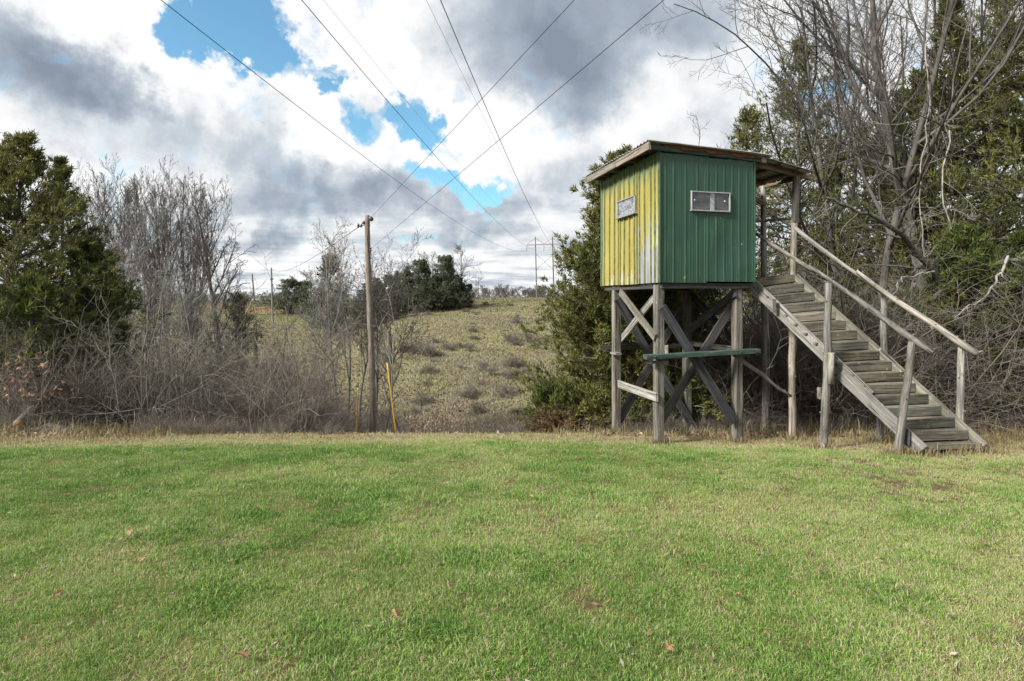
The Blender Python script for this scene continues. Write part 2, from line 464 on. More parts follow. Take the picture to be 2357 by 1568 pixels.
def leafy(name, stops, rough=.7, trans=.3):
    m, t, b = mat(name)
    a = t.n('ShaderNodeAttribute'); a.attribute_name = 'tint'
    c = t.ramp(a.outputs['Fac'], stops)
    t.put(b.inputs['Base Color'], c); b.inputs['Roughness'].default_value = rough
    if trans:
        tr = t.n('ShaderNodeBsdfTranslucent'); t.put(tr.inputs[0], c)
        mx = t.n('ShaderNodeMixShader'); mx.inputs[0].default_value = trans
        o = [n for n in m.node_tree.nodes if n.type == 'OUTPUT_MATERIAL'][0]
        t.t.links.new(b.outputs[0], mx.inputs[1]); t.t.links.new(tr.outputs[0], mx.inputs[2]); t.t.links.new(mx.outputs[0], o.inputs[0])
    return m
L_CEDAR = leafy('cedar_foliage', [(0, (.056, .066, .024)), (.4, (.125, .134, .038)), (.75, (.205, .198, .050)), (1, (.28, .215, .07))])
L_CEDARG = leafy('green_cedar_foliage', [(0, (.032, .048, .014)), (.45, (.078, .100, .022)), (.8, (.150, .158, .028)), (1, (.21, .18, .038))])
L_CEDARF = leafy('far_cedar_foliage', [(0, (.062, .076, .050)), (.5, (.11, .128, .075)), (1, (.19, .192, .105))])
L_RUST = leafy('dead_orange_foliage', [(0, (.085, .055, .030)), (.5, (.17, .112, .055)), (1, (.27, .19, .10))])
L_TAN = leafy('dead_tan_leaf', [(0, (.16, .085, .048)), (.5, (.29, .165, .095)), (1, (.42, .28, .18))])
L_GRASS = leafy('lawn_grass_blade', [(0, (.085, .150, .038)), (.3, (.156, .265, .066)), (.55, (.240, .345, .094)), (.74, (.33, .39, .10)), (.88, (.36, .30, .155)), (1, (.50, .44, .30))], .5, .3)
def lawn_mat():
    m, t, b = mat('lawn_blade')
    a = t.n('ShaderNodeAttribute'); a.attribute_name = 'tint'
    i_ = t.n('ShaderNodeAttribute'); i_.attribute_name = 'shift'; i_.attribute_type = 'INSTANCER'
    c = t.ramp(t.math('ADD', a.outputs['Fac'], i_.outputs['Fac'], clamp=True), [(0, (.075, .150, .030)), (.3, (.138, .268, .050)), (.55, (.222, .355, .074)), (.74, (.32, .37, .105)), (.88, (.33, .27, .15)), (1, (.44, .38, .26))])
    t.put(b.inputs['Base Color'], c); b.inputs['Roughness'].default_value = .5
    tr = t.n('ShaderNodeBsdfTranslucent'); t.put(tr.inputs[0], c)
    mx = t.n('ShaderNodeMixShader'); mx.inputs[0].default_value = .3
    o = [n for n in m.node_tree.nodes if n.type == 'OUTPUT_MATERIAL'][0]
    t.t.links.new(b.outputs[0], mx.inputs[1]); t.t.links.new(tr.outputs[0], mx.inputs[2]); t.t.links.new(mx.outputs[0], o.inputs[0])
    return m
L_LAWN = lawn_mat()
L_DRY = leafy('dry_grass_blade', [(0, (.11, .07, .042)), (.35, (.19, .16, .075)), (.7, (.27, .22, .13)), (1, (.42, .37, .28))], .8, .2)
L_FIELD = leafy('field_grass_blade', [(0, (.078, .062, .047)), (.3, (.135, .116, .078)), (.55, (.150, .137, .066)), (.75, (.18, .17, .105)), (1, (.33, .315, .25))], .8, .2)
L_LITTER = leafy('leaf_litter', [(0, (.06, .038, .026)), (.5, (.15, .095, .062)), (.85, (.25, .17, .12)), (1, (.42, .36, .30))], .8, .1)

# ------------------------------------------------------------------ ground
def ground():
    def axis(parts):
        out = []
        for a, b, s in parts:
            out += list(np.arange(a, b, s))
        return np.array(out + [parts[-1][1]])
    ys = axis([(-60, -6, 6), (-6, 14, .28), (14, 60, .9), (60, 250, 3.5), (250, 900, 50), (900, 4800, 400)])
    hx = axis([(0, 16, .32), (16, 60, 1.6), (60, 280, 6), (280, 1200, 70), (1200, 4000, 400)])
    xs = np.concatenate([-hx[:0:-1], hx])
    X, Y = np.meshgrid(xs, ys)
    Z = H(X, Y)
    nx, ny = len(xs), len(ys)
    V = np.stack([X, Y, Z], -1).reshape(-1, 3)
    i = np.arange(nx - 1)[None, :] + np.arange(ny - 1)[:, None] * nx
    Q = np.stack([i, i + 1, i + 1 + nx, i + nx], -1).reshape(-1, 4)
    m, t, b = mat('ground_cover')
    geo = t.n('ShaderNodeNewGeometry').outputs['Position']
    def at(n):
        a = t.n('ShaderNodeAttribute'); a.attribute_name = n; return a.outputs['Fac']
    big = t.noise(geo, .55, 5, .6); midn = t.noise(geo, 4.0, 6, .65); fine = t.noise(geo, 38, 5, .7)
    lawn = t.ramp(t.math('ADD', t.math('MULTIPLY', midn, .5), t.math('MULTIPLY', fine, .5)), [(.32, (.060, .044, .025)), (.46, (.105, .085, .040)), (.6, (.15, .14, .052)), (.75, (.24, .21, .11))])
    bare = t.ramp(fine, [(.3, (.060, .044, .026)), (.55, (.125, .098, .055)), (.75, (.19, .16, .085))])
    dry = t.ramp(t.math('ADD', t.math('MULTIPLY', midn, .45), t.math('MULTIPLY', fine, .55)), [(.3, (.10, .068, .042)), (.5, (.21, .16, .095)), (.68, (.31, .25, .15)), (.8, (.46, .42, .34))])
    litter = t.ramp(t.math('ADD', t.math('MULTIPLY', midn, .5), t.math('MULTIPLY', fine, .5)), [(.3, (.045, .032, .024)), (.5, (.105, .075, .054)), (.7, (.19, .14, .105))])
    f1 = t.noise(geo, .085, 7, .62); f2 = t.noise(geo, 1.3, 6, .7)
    fk = t.math('ADD', t.math('MULTIPLY', f1, .7), t.math('MULTIPLY', f2, .3))
    field = t.ramp(fk, [(.34, (.095, .077, .056)), (.44, (.145, .126, .082)), (.52, (.160, .145, .070)), (.60, (.185, .175, .10)), (.70, (.28, .265, .20))])
    c = t.mix(t.smooth(t.math('ADD', at('bare'), t.math('MULTIPLY', t.math('SUBTRACT', midn, .5), .9)), .45, .6), lawn, bare)
    nz = t.math('MULTIPLY', t.math('SUBTRACT', midn, .5), .9)
    c = t.mix(t.smooth(t.math('ADD', at('dry'), nz), .35, .65), c, dry)
    c = t.mix(t.smooth(t.math('ADD', at('litter'), nz), .35, .65), c, litter)
    c = t.mix(at('field'), c, field)
    c = t.mix(t.smooth(t.math('ADD', at('green'), t.math('MULTIPLY', t.math('SUBTRACT', f2, .5), .7)), .35, .75, 0, .6), c, (.125, .140, .048))
    c = t.mix(t.smooth(t.math('ADD', at('soil'), t.math('MULTIPLY', t.math('SUBTRACT', f2, .5), .5)), .4, .7, 0, .6), c, (.19, .105, .06))
    t.put(b.inputs['Base Color'], c); b.inputs['Roughness'].default_value = .95
    b.inputs['Specular IOR Level'].default_value = .1
    bump(t, b, t.math('ADD', fine, t.math('MULTIPLY', midn, 2.0)), .8, .03)
    x, y = V[:, 0], V[:, 1]
    edge = lawn_edge(x)
    dry_ = sstep(y, edge - .35, edge + .35)
    lit = np.maximum(sstep(y, 11.0, 12.2), sstep(y, 10.0, 10.7) * sstep(x, 1.2, 2.4)) 
    lit = np.maximum(lit, sstep(-x, 7.0, 8.5) * sstep(y, 10.3, 11.0))
    fld = sstep(y, 46, 54)
    px = 1178.5 + F * x / np.maximum(y, 1)
    py = 690 - F * (V[:, 2] - EYE) / np.maximum(y, 1)
    soil = sstep(y, 132, 140) * (1 - sstep(y, 158, 164)) * sstep(-x, 46, 56) * (1 - sstep(-x, 86, 96))
    green = np.clip(.75 * sstep(y, 95, 125) * sstep(-x, 18, 34) + .55 * sstep(y, 128, 150) + .4 * (fbm(x, y, .03, 3) > .55), 0, 1) * fld
    bare_ = bareness(x, y)
    me = mesh_arrays('ground', V, Q, None, [m], True, dict(dry=dry_, litter=lit, field=fld, soil=soil, green=green, bare=bare_))
    link('ground', me, kind='structure')

def lawn_edge(x):
    x = np.asarray(x, float)
    e = np.interp(x, [-14, -9, -4, 0, 2, 4, 6, 8, 12], [8.2, 8.5, 9.3, 9.45, 9.0, 8.7, 8.1, 7.7, 7.4])
    return e + (fbm(x, x * .3, .8, 21) - .5) * 1.0
def bareness(x, y):
    n = .5 + (fbm(x, y, 1.1, 31, 5) - .5) * .75 + (fbm(x, y, 5.0, 35, 4) - .5) * .7
    r = np.clip(1.15 * sstep(x - .22 * y, .0, 3.2) * (1 - .35 * sstep(y, 5.5, 8)) - .02, 0, 1)
    near = .26 * (1 - sstep(y, 2.4, 5.0))
    return np.clip((n - .66) * 4.0 + r * .9 + near * .75, 0, 1)
ground()

# ------------------------------------------------------------------ boards, logs, tubes
def frame(a, b, up=Vector((0, 0, 1))):
    x = (b - a).normalized()
    if abs(x.dot(up)) > .98: up = Vector((0, 1, 0))
    y = up.cross(x).normalized(); z = x.cross(y)
    return Matrix((x, y, z)).transposed().to_4x4()

def board(name, parent, a, b, w, h, m, roll=0.0, up=None, jitter=.004, label=None, bev=.006, seg=4):
    """timber from a to b, w across and h along the up direction, its grain along local X"""
    a, b = Vector(a), Vector(b)
    L = (b - a).length
    M = Matrix.Translation(a) @ frame(a, b, up or Vector((0, 0, 1))) @ Matrix.Rotation(roll, 4, 'X')
    ring = []
    c = min(bev, w * .3, h * .3)
    prof = [(-w/2 + c, -h/2), (w/2 - c, -h/2), (w/2, -h/2 + c), (w/2, h/2 - c), (w/2 - c, h/2), (-w/2 + c, h/2), (-w/2, h/2 - c), (-w/2, -h/2 + c)]
    V = []
    for i in range(seg + 1):
        x = L * i / seg
        jy, jz = random.uniform(-jitter, jitter), random.uniform(-jitter, jitter)
        for (y, z) in prof:
            V.append((x + (random.uniform(-.006, .006) if i in (0, seg) else 0), y + jy + random.uniform(-1, 1) * jitter * .4, z + jz + random.uniform(-1, 1) * jitter * .4))
    n = 8; Q = []
    for i in range(seg):
        for k in range(n):
            Q.append((i*n + k, i*n + (k+1) % n, (i+1)*n + (k+1) % n, (i+1)*n + k))
    T = [(0, k + 1, k) for k in range(1, n - 1)] + [(seg*n, seg*n + k, seg*n + k + 1) for k in range(1, n - 1)]
    me = mesh_arrays(name, V, Q, T, [m])
    return link(name, me, parent, label, matrix=M)

def log(name, parent, pts, radii, m, sides=9, knots=0, label=None, wob=.006, cat=None, group=None):
    """round timber through world points, grain along local X"""
    pts = [Vector(p) for p in pts]
    M = Matrix.Translation(pts[0]) @ frame(pts[0], pts[-1])
    Mi = M.inverted()
    fine = []
    for i in range(len(pts) - 1):
        k = max(2, int((pts[i+1] - pts[i]).length / .25))
        for j in range(k):
            f = j / k
            fine.append((pts[i].lerp(pts[i+1], f), radii[i] * (1-f) + radii[i+1] * f))
    fine.append((pts[-1], radii[-1]))
    V = []
    for i, (p, r) in enumerate(fine):
        q = Mi @ p
        dy, dz = random.uniform(-wob, wob), random.uniform(-wob, wob)
        for k in range(sides):
            a = 2 * math.pi * k / sides
            rr = r * random.uniform(.93, 1.07)
            V.append((q.x, q.y + dy + rr * math.cos(a), q.z + dz + rr * math.sin(a)))
    n = sides; Q = []
    for i in range(len(fine) - 1):
        for k in range(n):
            Q.append((i*n + k, i*n + (k+1) % n, (i+1)*n + (k+1) % n, (i+1)*n + k))
    e = (len(fine) - 1) * n
    T = [(0, k + 1, k) for k in range(1, n - 1)] + [(e, e + k, e + k + 1) for k in range(1, n - 1)]
    for _ in range(knots):          # stubs of cut twigs
        i = random.randrange(len(fine)); q = Mi @ fine[i][0]; r = fine[i][1]
        a = random.uniform(0, 6.28); d = Vector((random.uniform(-.5, .5), math.cos(a), math.sin(a))).normalized()
        b0 = len(V); pr = Vector((1, 0, 0)).cross(d).normalized(); pq = d.cross(pr)
        for s_, rr in ((r * .5, .013), (r + random.uniform(.012, .035), .007)):
            for k in range(4):
                V.append(tuple(q + d * s_ + (pr * math.cos(k * 1.571) + pq * math.sin(k * 1.571)) * rr))
        for k in range(4): Q.append((b0 + k, b0 + (k+1) % 4, b0 + 4 + (k+1) % 4, b0 + 4 + k))
        Q.append((b0 + 4, b0 + 5, b0 + 6, b0 + 7))
    me = mesh_arrays(name, V, Q, T, [m], True)
    return link(name, me, parent, label, cat, group, matrix=M)

def lathe(name, parent, prof, base, axis, m, n=12, label=None):
    """prof: list of (distance along axis, radius)"""
    base = Vector(base); axis = Vector(axis).normalized()
    M = Matrix.Translation(base) @ frame(base, base + axis)
    V, Q = [], []
    for (x, r) in prof:
        for k in range(n): V.append((x, r * math.cos(2*math.pi*k/n), r * math.sin(2*math.pi*k/n)))
    for i in range(len(prof) - 1):
        for k in range(n): Q.append((i*n + k, i*n + (k+1) % n, (i+1)*n + (k+1) % n, (i+1)*n + k))
    e = (len(prof) - 1) * n
    T = [(0, k + 1, k) for k in range(1, n - 1)] + [(e, e + k, e + k + 1) for k in range(1, n - 1)]
    return link(name, mesh_arrays(name, V, Q, T, [m], True), parent, label, matrix=M)

def tubes(Pt, Rd, sides):
    """Pt (N,K,3), Rd (N,K) -> verts, quads"""
    N, K, _ = Pt.shape
    T = np.empty_like(Pt)
    T[:, 1:-1] = Pt[:, 2:] - Pt[:, :-2]; T[:, 0] = Pt[:, 1] - Pt[:, 0]; T[:, -1] = Pt[:, -1] - Pt[:, -2]
    T /= np.linalg.norm(T, axis=-1, keepdims=True) + 1e-9
    ref = np.where(np.abs(T[:, :1, 2:3]) > .9, np.array([1., 0, 0]), np.array([0, 0, 1.]))
    ref = np.broadcast_to(ref, T.shape)
    U = np.cross(T, ref); U /= np.linalg.norm(U, axis=-1, keepdims=True) + 1e-9
    W = np.cross(T, U)
    a = np.arange(sides) * 2 * np.pi / sides
    ring = U[:, :, None, :] * np.cos(a)[None, None, :, None] + W[:, :, None, :] * np.sin(a)[None, None, :, None]
    V = Pt[:, :, None, :] + ring * Rd[:, :, None, None]
    idx = np.arange(N * K * sides).reshape(N, K, sides)
    nx = np.roll(idx, -1, axis=2)
    Q = np.stack([idx[:, :-1], nx[:, :-1], nx[:, 1:], idx[:, 1:]], -1).reshape(-1, 4)
    return V.reshape(-1, 3), Q

# ================================================================== HUNTING BLIND
C0 = Vector((341.5 / F * 9.1, 9.1, 0)); C1 = Vector((556.5 / F * 9.515, 9.515, 0))
e1 = (C1 - C0).normalized(); BW = (C1 - C0).length
e2 = Vector((-e1.y, e1.x, 0)); BL = 2.38
ZF = 2.585
def B(u, w, z): return Vector((C0.x, C0.y, 0)) + e1 * u + e2 * w + Vector((0, 0, z))
def plane_pt(px, py, u=None, w=None):
    """point of the vertical plane u = const or w = const that is seen at (px, py)"""
    r = Vector(((px - 1178.5) / F, 1.0, (690 - py) / F))
    n = e1 if u is not None else e2
    k = u if u is not None else w
    d = (k + Vector((C0.x, C0.y, 0)).dot(n)) / r.dot(n)
    return Vector((0, 0, EYE)) + r * d

blind = thing('hunting_blind', B(.8, 1.0, Hz(*B(.8, 1.0, 0).xy)), 'raised box hunting blind with yellow and green sheet metal walls on wooden posts', 'hunting blind')

def wall_matrix(o, x, n):
    return Matrix.Translation(o) @ Matrix((x, n, Vector((0, 0, 1)))).transposed().to_4x4()
def sheet(name, parent, M, x0, x1, top, z0, m, ribs, off=0.0, amp=.016, wig=0.0, label=None, minor=True, flank=None):
    """ribbed metal sheet: local x along the wall, y = outwards, z up; top(x) its upper edge"""
    prof = [(x0, 0)]; rw_ = .024 if amp > .02 else .020
    for r in ribs:
        prof += [(r - rw_, 0), (r - rw_ * .45, amp), (r + rw_ * .45, amp), (r + rw_, 0)]
    if minor:                        # the two small stiffening beads between major ribs
        rr = sorted(ribs)
        for a, b_ in zip(rr[:-1], rr[1:]):
            if b_ - a > .12:
                for f in (.36, .64):
                    c = a + (b_ - a) * f
                    prof += [(c - .008, 0), (c, amp * .28), (c + .008, 0)]
    prof = sorted([p for p in prof if x0 <= p[0] <= x1] + [(x1, 0)])
    zs = 9
    V, Q = [], []
    for i in range(zs):
        for (x, y) in prof:
            zt = top(x); z = z0 + (zt - z0) * i / (zs - 1)
            wz = wig * (vnoise(x * 3 + 5, z * 2 + 1, 1.0, 4) - .5)
            V.append((x, y + off + float(wz), z))
    n = len(prof)
    for i in range(zs - 1):
        for k in range(n - 1): Q.append((i*n + k, i*n + k + 1, (i+1)*n + k + 1, (i+1)*n + k))
    # back skin 4 mm behind, so the sheet has thickness
    nb = len(V)
    V += [(x, y - .004, z) for (x, y, z) in V]
    Q += [tuple(reversed([v + nb for v in q])) for q in Q]
    for k in range(n - 1):
        Q.append((k, nb + k, nb + k + 1, k + 1)); t_ = (zs - 1) * n
        Q.append((t_ + k, t_ + k + 1, nb + t_ + k + 1, nb + t_ + k))
    for i in range(zs - 1):
        Q.append((i*n, (i+1)*n, nb + (i+1)*n, nb + i*n)); e = n - 1
        Q.append((i*n + e, nb + i*n + e, nb + (i+1)*n + e, (i+1)*n + e))
    me = mesh_arrays(name, V, Q, None, [m] + ([flank] if flank else []))
    if flank:                         # rib sides: leftover green coat, plus the ribs' shade painted into the colour
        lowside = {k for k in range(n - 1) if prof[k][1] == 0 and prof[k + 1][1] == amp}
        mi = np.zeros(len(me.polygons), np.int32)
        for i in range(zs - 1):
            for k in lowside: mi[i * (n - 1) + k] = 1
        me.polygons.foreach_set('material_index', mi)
    return link(name, me, parent, label, matrix=M)

# heights of the walls' upper edges
ZTL, ZTR = 4.715, 4.655        # at the yellow side, at the porch side
zt_green = lambda x: (ZTL + (ZTR - ZTL) * x / BW) - ZF
MG = wall_matrix(B(0, 0, ZF), e1, -e2)                 # green front wall
MY = wall_matrix(B(0, 0, ZF), e2, -e1)                 # yellow wall
MB_ = wall_matrix(B(0, BL, ZF), e1, e2); MR = wall_matrix(B(BW, 0, ZF), e2, e1)
gx = lambda px: (plane_pt(px, 600, w=0) - B(0, 0, 0)).dot(e1)
yx = lambda px: (plane_pt(px, 600, u=0) - B(0, 0, 0)).dot(e2)
zm = lambda z: (1650 + z * .3507) * .7857
gr1 = [gx(zm(v)) for v in (855, 922, 1021, 1119, 1186)]
gr2 = [gx(zm(v)) for v in (1204, 1277, 1341, 1408, 1469, 1530, 1580)]
sg = gx(zm(1192))
sheet('wall_panel', blind, MG, .0, sg + .02, lambda x: zt_green(x) - .045 - .02 * vnoise(x * 9, 1.0), -.01, M_GREEN, gr1, 0, .0065, .018)
sheet('wall_panel', blind, MG, sg, BW, lambda x: zt_green(x) - .05 - .025 * vnoise(x * 11, 2.0), .012, M_GREEN, gr2, .008, .0065, .02)
yr1 = [yx(zm(v)) for v in (800, 768, 735, 683, 640)]
yr2 = [yx(zm(v)) for v in (622, 600, 558, 514, 482)]
yr3 = [yx(zm(v)) for v in (465, 432, 390, 347, 325)]
ya, yb = yx(zm(630)), yx(zm(471))
zy = lambda x: ZTL - ZF - .03
sheet('wall_panel', blind, MY, .0, ya + .02, zy, -.01, M_YELP, yr1, 0, .026, .012, 'yellow metal panel peeled to grey metal at the corner', flank=M_GREEN_RIBSHADE)
sheet('wall_panel', blind, MY, ya, yb + .02, zy, -.015, M_YEL, yr2, .007, .026, .012, flank=M_GREEN_RIBSHADE)
sheet('wall_panel', blind, MY, yb, BL, zy, -.01, M_YEL, yr3, 0, .026, .012, flank=M_GREEN_RIBSHADE)
rr = [.1 + .23 * i for i in range(10)]
sheet('wall_panel', blind, MB_, .0, BW, zt_green, -.01, M_GREEN, [r for r in rr if r < BW - .05], 0, .018, .01)
sheet('wall_panel', blind, MR, .0, BL, lambda x: ZTR - ZF, -.01, M_GREEN, [r for r in rr if r < BL - .05], 0, .018, .01)
# corner trims
board('corner_trim', blind, B(-.012, -.012, ZF - .008), B(-.012, -.012, ZTL - .05), .02, .02, M_GREEN, jitter=.001, bev=.003)
board('corner_trim', blind, B(BW + .004, -.014, ZF + .01), B(BW + .004, -.014, ZTR - .05), .03, .03, M_GREEN, jitter=.001, bev=.003)
board('corner_trim', blind, B(-.012, BL, ZF - .005), B(-.012, BL, ZTL - .05), .02, .03, M_GREEN, jitter=.001, bev=.003)
# floor deck and its joists
board('floor', blind, B(BW / 2, .03, ZF - .03), B(BW / 2, BL - .03, ZF - .03), BW - .06, .03, M_FLOOR, jitter=.001)
board('floor_joist', blind, B(.04, .06, ZF - .075), B(BW - .04, .06, ZF - .075), .045, .06, W_DARK, jitter=.002)
board('floor_joist', blind, B(.04, BL - .35, ZF - .075), B(BW - .04, BL - .35, ZF - .075), .045, .06, W_DARK, jitter=.002)
board('floor_joist', blind, B(.05, .1, ZF - .078), B(.05, BL - .1, ZF - .078), .045, .06, W_DARK, jitter=.002)

# windows
def window(M, x0, x1, z0, z1, paneM, slide, sill=False, yo=0.0):
    M = M @ Matrix.Translation((0, yo, 0))
    fr = .021
    W = lambda x, y, z: M @ Vector((x, y, z))
    f = board('window', blind, W(x0, .03, z1 - fr/2), W(x1, .03, z1 - fr/2), .035, fr, M_ALU, jitter=.001, bev=.004)
    board('frame_bar', f, W(x0, .03, z0 + fr/2), W(x1, .03, z0 + fr/2), .035, fr, M_ALU, jitter=.001, bev=.004)
    for x in (x0 + fr/2, x1 - fr/2):
        board('frame_bar', f, W(x, .03, z0 + fr + .001), W(x, .03, z1 - fr - .001), fr, .035, M_ALU, jitter=.001, bev=.004, up=M.to_3x3() @ Vector((0, 1, 0)))
    xm = (x0 + x1) / 2
    dm = (z1 - z0) - 2 * fr
    for (a, b_, y) in (((x0 + fr, xm + .04, .0275), (xm - .02, x1 - fr, .021)) if slide else ((x0 + fr, x1 - fr, .0245),)):
        V = [(a, y, z0 + fr), (b_, y, z0 + fr), (b_, y, z1 - fr), (a, y, z1 - fr)]
        V += [(x, yy - .004, z) for (x, yy, z) in V]
        Q = [(0, 1, 2, 3), (7, 6, 5, 4), (0, 4, 5, 1), (1, 5, 6, 2), (2, 6, 7, 3), (3, 7, 4, 0)]
        link('pane', mesh_arrays('pane', V, Q, None, [paneM]), f, matrix=M)
    if slide:
        board('meeting_rail', f, W(xm + .03, .031, z0 + fr), W(xm + .03, .031, z1 - fr), .075, .006, M_PANE_RAIL, jitter=.0, bev=.001, up=M.to_3x3() @ Vector((0, 1, 0)))
        for x in (x0 + .065, x1 - .10):
            lathe('knob', f, [(0, .004), (0, .017), (.012, .017), (.016, .010)], W(x, .028, z0 + dm * .62), M.to_3x3() @ Vector((0, 1, 0)), M_ALU, 10)
    if sill:
        board('sill', f, W(x0 - .03, .035, z0 - .012), W(x1 + .03, .035, z0 - .012), .05, .018, M_ALU, jitter=.001, bev=.003)
M_PANE_RAIL = glass('overlapped_glass_strip', (.30, .31, .33), .3, .1)
zg = lambda px, py, **k: plane_pt(px, py, **k).z - ZF
window(MG, gx(1588), gx(1678), zg(1633, 488, w=0), zg(1633, 442.5, w=0), M_PANE, True)
window(MY, yx(1468.5), yx(1427), zg(1448, 496, u=0), zg(1448, 457, u=0), M_PANEL, False, True, .022)

# posts
PO = .14
posts = {'front': (.047, .143), 'right': (1.5, .14), 'left': (.10, 1.9), 'back': (1.62, 1.9)}
for k, (u, w) in posts.items():
    g = Hz(*B(u, w, 0).xy)
    board('post', blind, B(u, w, g - .3), B(u, w, ZF - .10 if k in ('back',) else ZF - .045), PO, PO, W_POST, up=e1, jitter=.003, bev=.012, seg=8)
def brace(p, q, pl_a, pl_b, w, h, m, name='brace', seg=4):
    """board seen from pixel p to pixel q, each end in its own vertical plane"""
    return board(name, blind, plane_pt(*p, **pl_a), plane_pt(*q, **pl_b), w, h, m, jitter=.003, seg=seg)
fo, fi = .143 - .07 - .022, .14 + .07 + .024
brace((1524, 706), (1690, 972), dict(w=fo), dict(w=fo), .042, .15, W_DARK, seg=6)
brace((1521, 968), (1688, 700), dict(w=fi), dict(w=fi), .042, .15, W_DARK, seg=6)
bo = 1.9 - .07 - .022; bi = 1.9 + .07 + .022
brace((1420, 688), (1600, 992), dict(w=bo), dict(w=bo), .042, .15, W_DARK, seg=6)
brace((1424, 970), (1590, 672), dict(w=bi), dict(w=bi), .042, .15, W_DARK, seg=6)
lo = .047 - .07 - .022; li = .10 + .07 + .024
brace((1428, 672), (1508, 778), dict(u=lo), dict(u=lo), .042, .13, W_POST)
brace((1426, 786), (1510, 680), dict(u=li), dict(u=li), .042, .13, W_GREY)
brace((1424, 884), (1512, 915), dict(u=lo), dict(u=lo), .04, .14, W_GREY)
ro, ri = 1.62 + .095, 1.5 - .07 - .022
brace((1572, 772), (1692, 674), dict(u=ri), dict(u=ri), .042, .14, W_DARK)
brace((1570, 655), (1698, 797), dict(u=ro), dict(u=ro), .042, .14, W_DARK)
board('beam', blind, plane_pt(1485, 822, w=-.0), plane_pt(1745, 808, w=-.0), .14, .075, W_GREEN, jitter=.003, label='green painted beam bolted across the two front posts', seg=6)
brace((1380, 801), (1590, 795), dict(w=bi + .05), dict(w=bi + .05), .07, .09, W_DARK, 'beam')
brace((1592, 791), (1700, 805), dict(u=1.66), dict(u=1.57), .06, .09, W_GREY, 'beam')
board('support_block', blind, plane_pt(1495, 834, w=.03), plane_pt(1536, 832.5, w=.03), .10, .04, W_GREY)
board('support_block', blind, plane_pt(1690, 819, w=.03), plane_pt(1722, 817, w=.03), .10, .045, W_GREEN)
board('support_block', blind, plane_pt(1411, 813, u=-.0), plane_pt(1424, 815, u=-.0), .12, .045, W_GREY)
board('support_block', blind, plane_pt(1697, 773, u=1.60), plane_pt(1697, 800, u=1.60), .05, .10, W_DARK)
board('support_block', blind, plane_pt(1533, 795, u=.135), plane_pt(1533, 815, u=.135), .05, .10, W_GREY)
for px, w in ((1508, .0), (1705, .0), (1742, .0)):
    pt = plane_pt(px, 823 - (px - 1485) * .055, w=-.075)
    lathe('bolt', blind, [(0, .013), (.012, .013), (.016, .006)], pt, -e2, M_HW, 8)

# roof: fascia, rafters, sheets
RZ0 = 4.80                                   # roof level over the yellow edge
def rz(u): return RZ0 - .040 * (u + .26) if u < BW + .22 else RZ0 - .040 * (BW + .48) - (u - BW - .22) * .20
board('fascia', blind, B(-.24, -.10, RZ0 - .075), B(-.24, 1.12, RZ0 - .082), .035, .125, W_FASCIA, jitter=.003, seg=5)
board('fascia', blind, B(-.243, 1.125, RZ0 - .082), B(-.243, BL + .16, RZ0 - .085), .035, .122, W_FASCIA, jitter=.003, seg=5)
for w in (-.02, .8, 1.6, BL - .02):
    board('rafter', blind, B(-.22, w, RZ0 - .075), B(BW + .12, w, rz(BW + .12) - .075), .04, .085, W_BROWN if w > 0 else W_GREEN, jitter=.003)
def roof_sheet(u0, u1, w0, w1, dz, ribs_w, label=None):
    us = np.linspace(u0, u1, 7)
    prof = [(w0, 0.0)]
    for r in ribs_w: prof += [(r - .03, 0), (r - .015, .018), (r + .015, .018), (r + .03, 0)]
    prof = sorted([p for p in prof if w0 <= p[0] <= w1] + [(w1, 0.0)])
    V, Q = [], []
    for u in us:
        for (w, h) in prof:
            q = B(u, w, rz(u) + h + dz + (vnoise(u * 2, w * 3, 1, 6) - .5) * .02); V.append(tuple(q))
    n = len(prof)
    for i in range(6):
        for k in range(n - 1): Q.append((i*n + k, (i+1)*n + k, (i+1)*n + k + 1, i*n + k + 1))
    nb = len(V); V += [(x, y, z - .006) for (x, y, z) in V]
    Q += [tuple(reversed([v + nb for v in q])) for q in Q]
    for k in range(n - 1):
        Q.append((k, k + 1, nb + k + 1, nb + k)); t_ = 6*n; Q.append((t_ + k, nb + t_ + k, nb + t_ + k + 1, t_ + k + 1))
    for i in range(6):
        Q.append((i*n, nb + i*n, nb + (i+1)*n, (i+1)*n)); e = n - 1; Q.append((i*n + e, (i+1)*n + e, nb + (i+1)*n + e, nb + i*n + e))
    return link('roof_sheet', mesh_arrays('roof_sheet', V, Q, None, [M_ROOF]), blind, label, matrix=Matrix.Identity(4))
rw = [-.08 + .115 * i for i in range(25)]
roof_sheet(-.27, BW + .30, -.13, .86, .0, rw)
roof_sheet(-.275, BW + .29, .84, 1.80, .010, rw)
roof_sheet(-.27, BW + .30, 1.78, BL + .2, .002, rw)
roof_sheet(BW + .16, BW + 1.13, -.06, .95, -.032, rw)
roof_sheet(BW + .17, BW + 1.12, .93, BL + .1, -.022, rw)
# crumpled rusty edge of old roofing above the green wall
V, Q = [], []
xs_ = np.linspace(.02, BW - .02, 60)
for i, x in enumerate(xs_):
    zt = rz(x) - .012; zb = zt - .035 - .05 * vnoise(x * 8, 3.3) * sstep(x, .1, .5)
    yy = -.035 - .03 * vnoise(x * 14, 8.1)
    V += [tuple(B(x, yy, zt)), tuple(B(x, yy - .012, zb)), tuple(B(x, yy + .02, zb + .005)), tuple(B(x, yy + .02, zt))]
for i in range(59):
    for k in range(4): Q.append((4*i + k, 4*i + (k+1) % 4, 4*i + 4 + (k+1) % 4, 4*i + 4 + k))
link('flashing', mesh_arrays('flashing', V, Q, None, [M_RUST]), blind, 'rusty torn flashing strip under the front roof edge', matrix=Matrix.Identity(4))

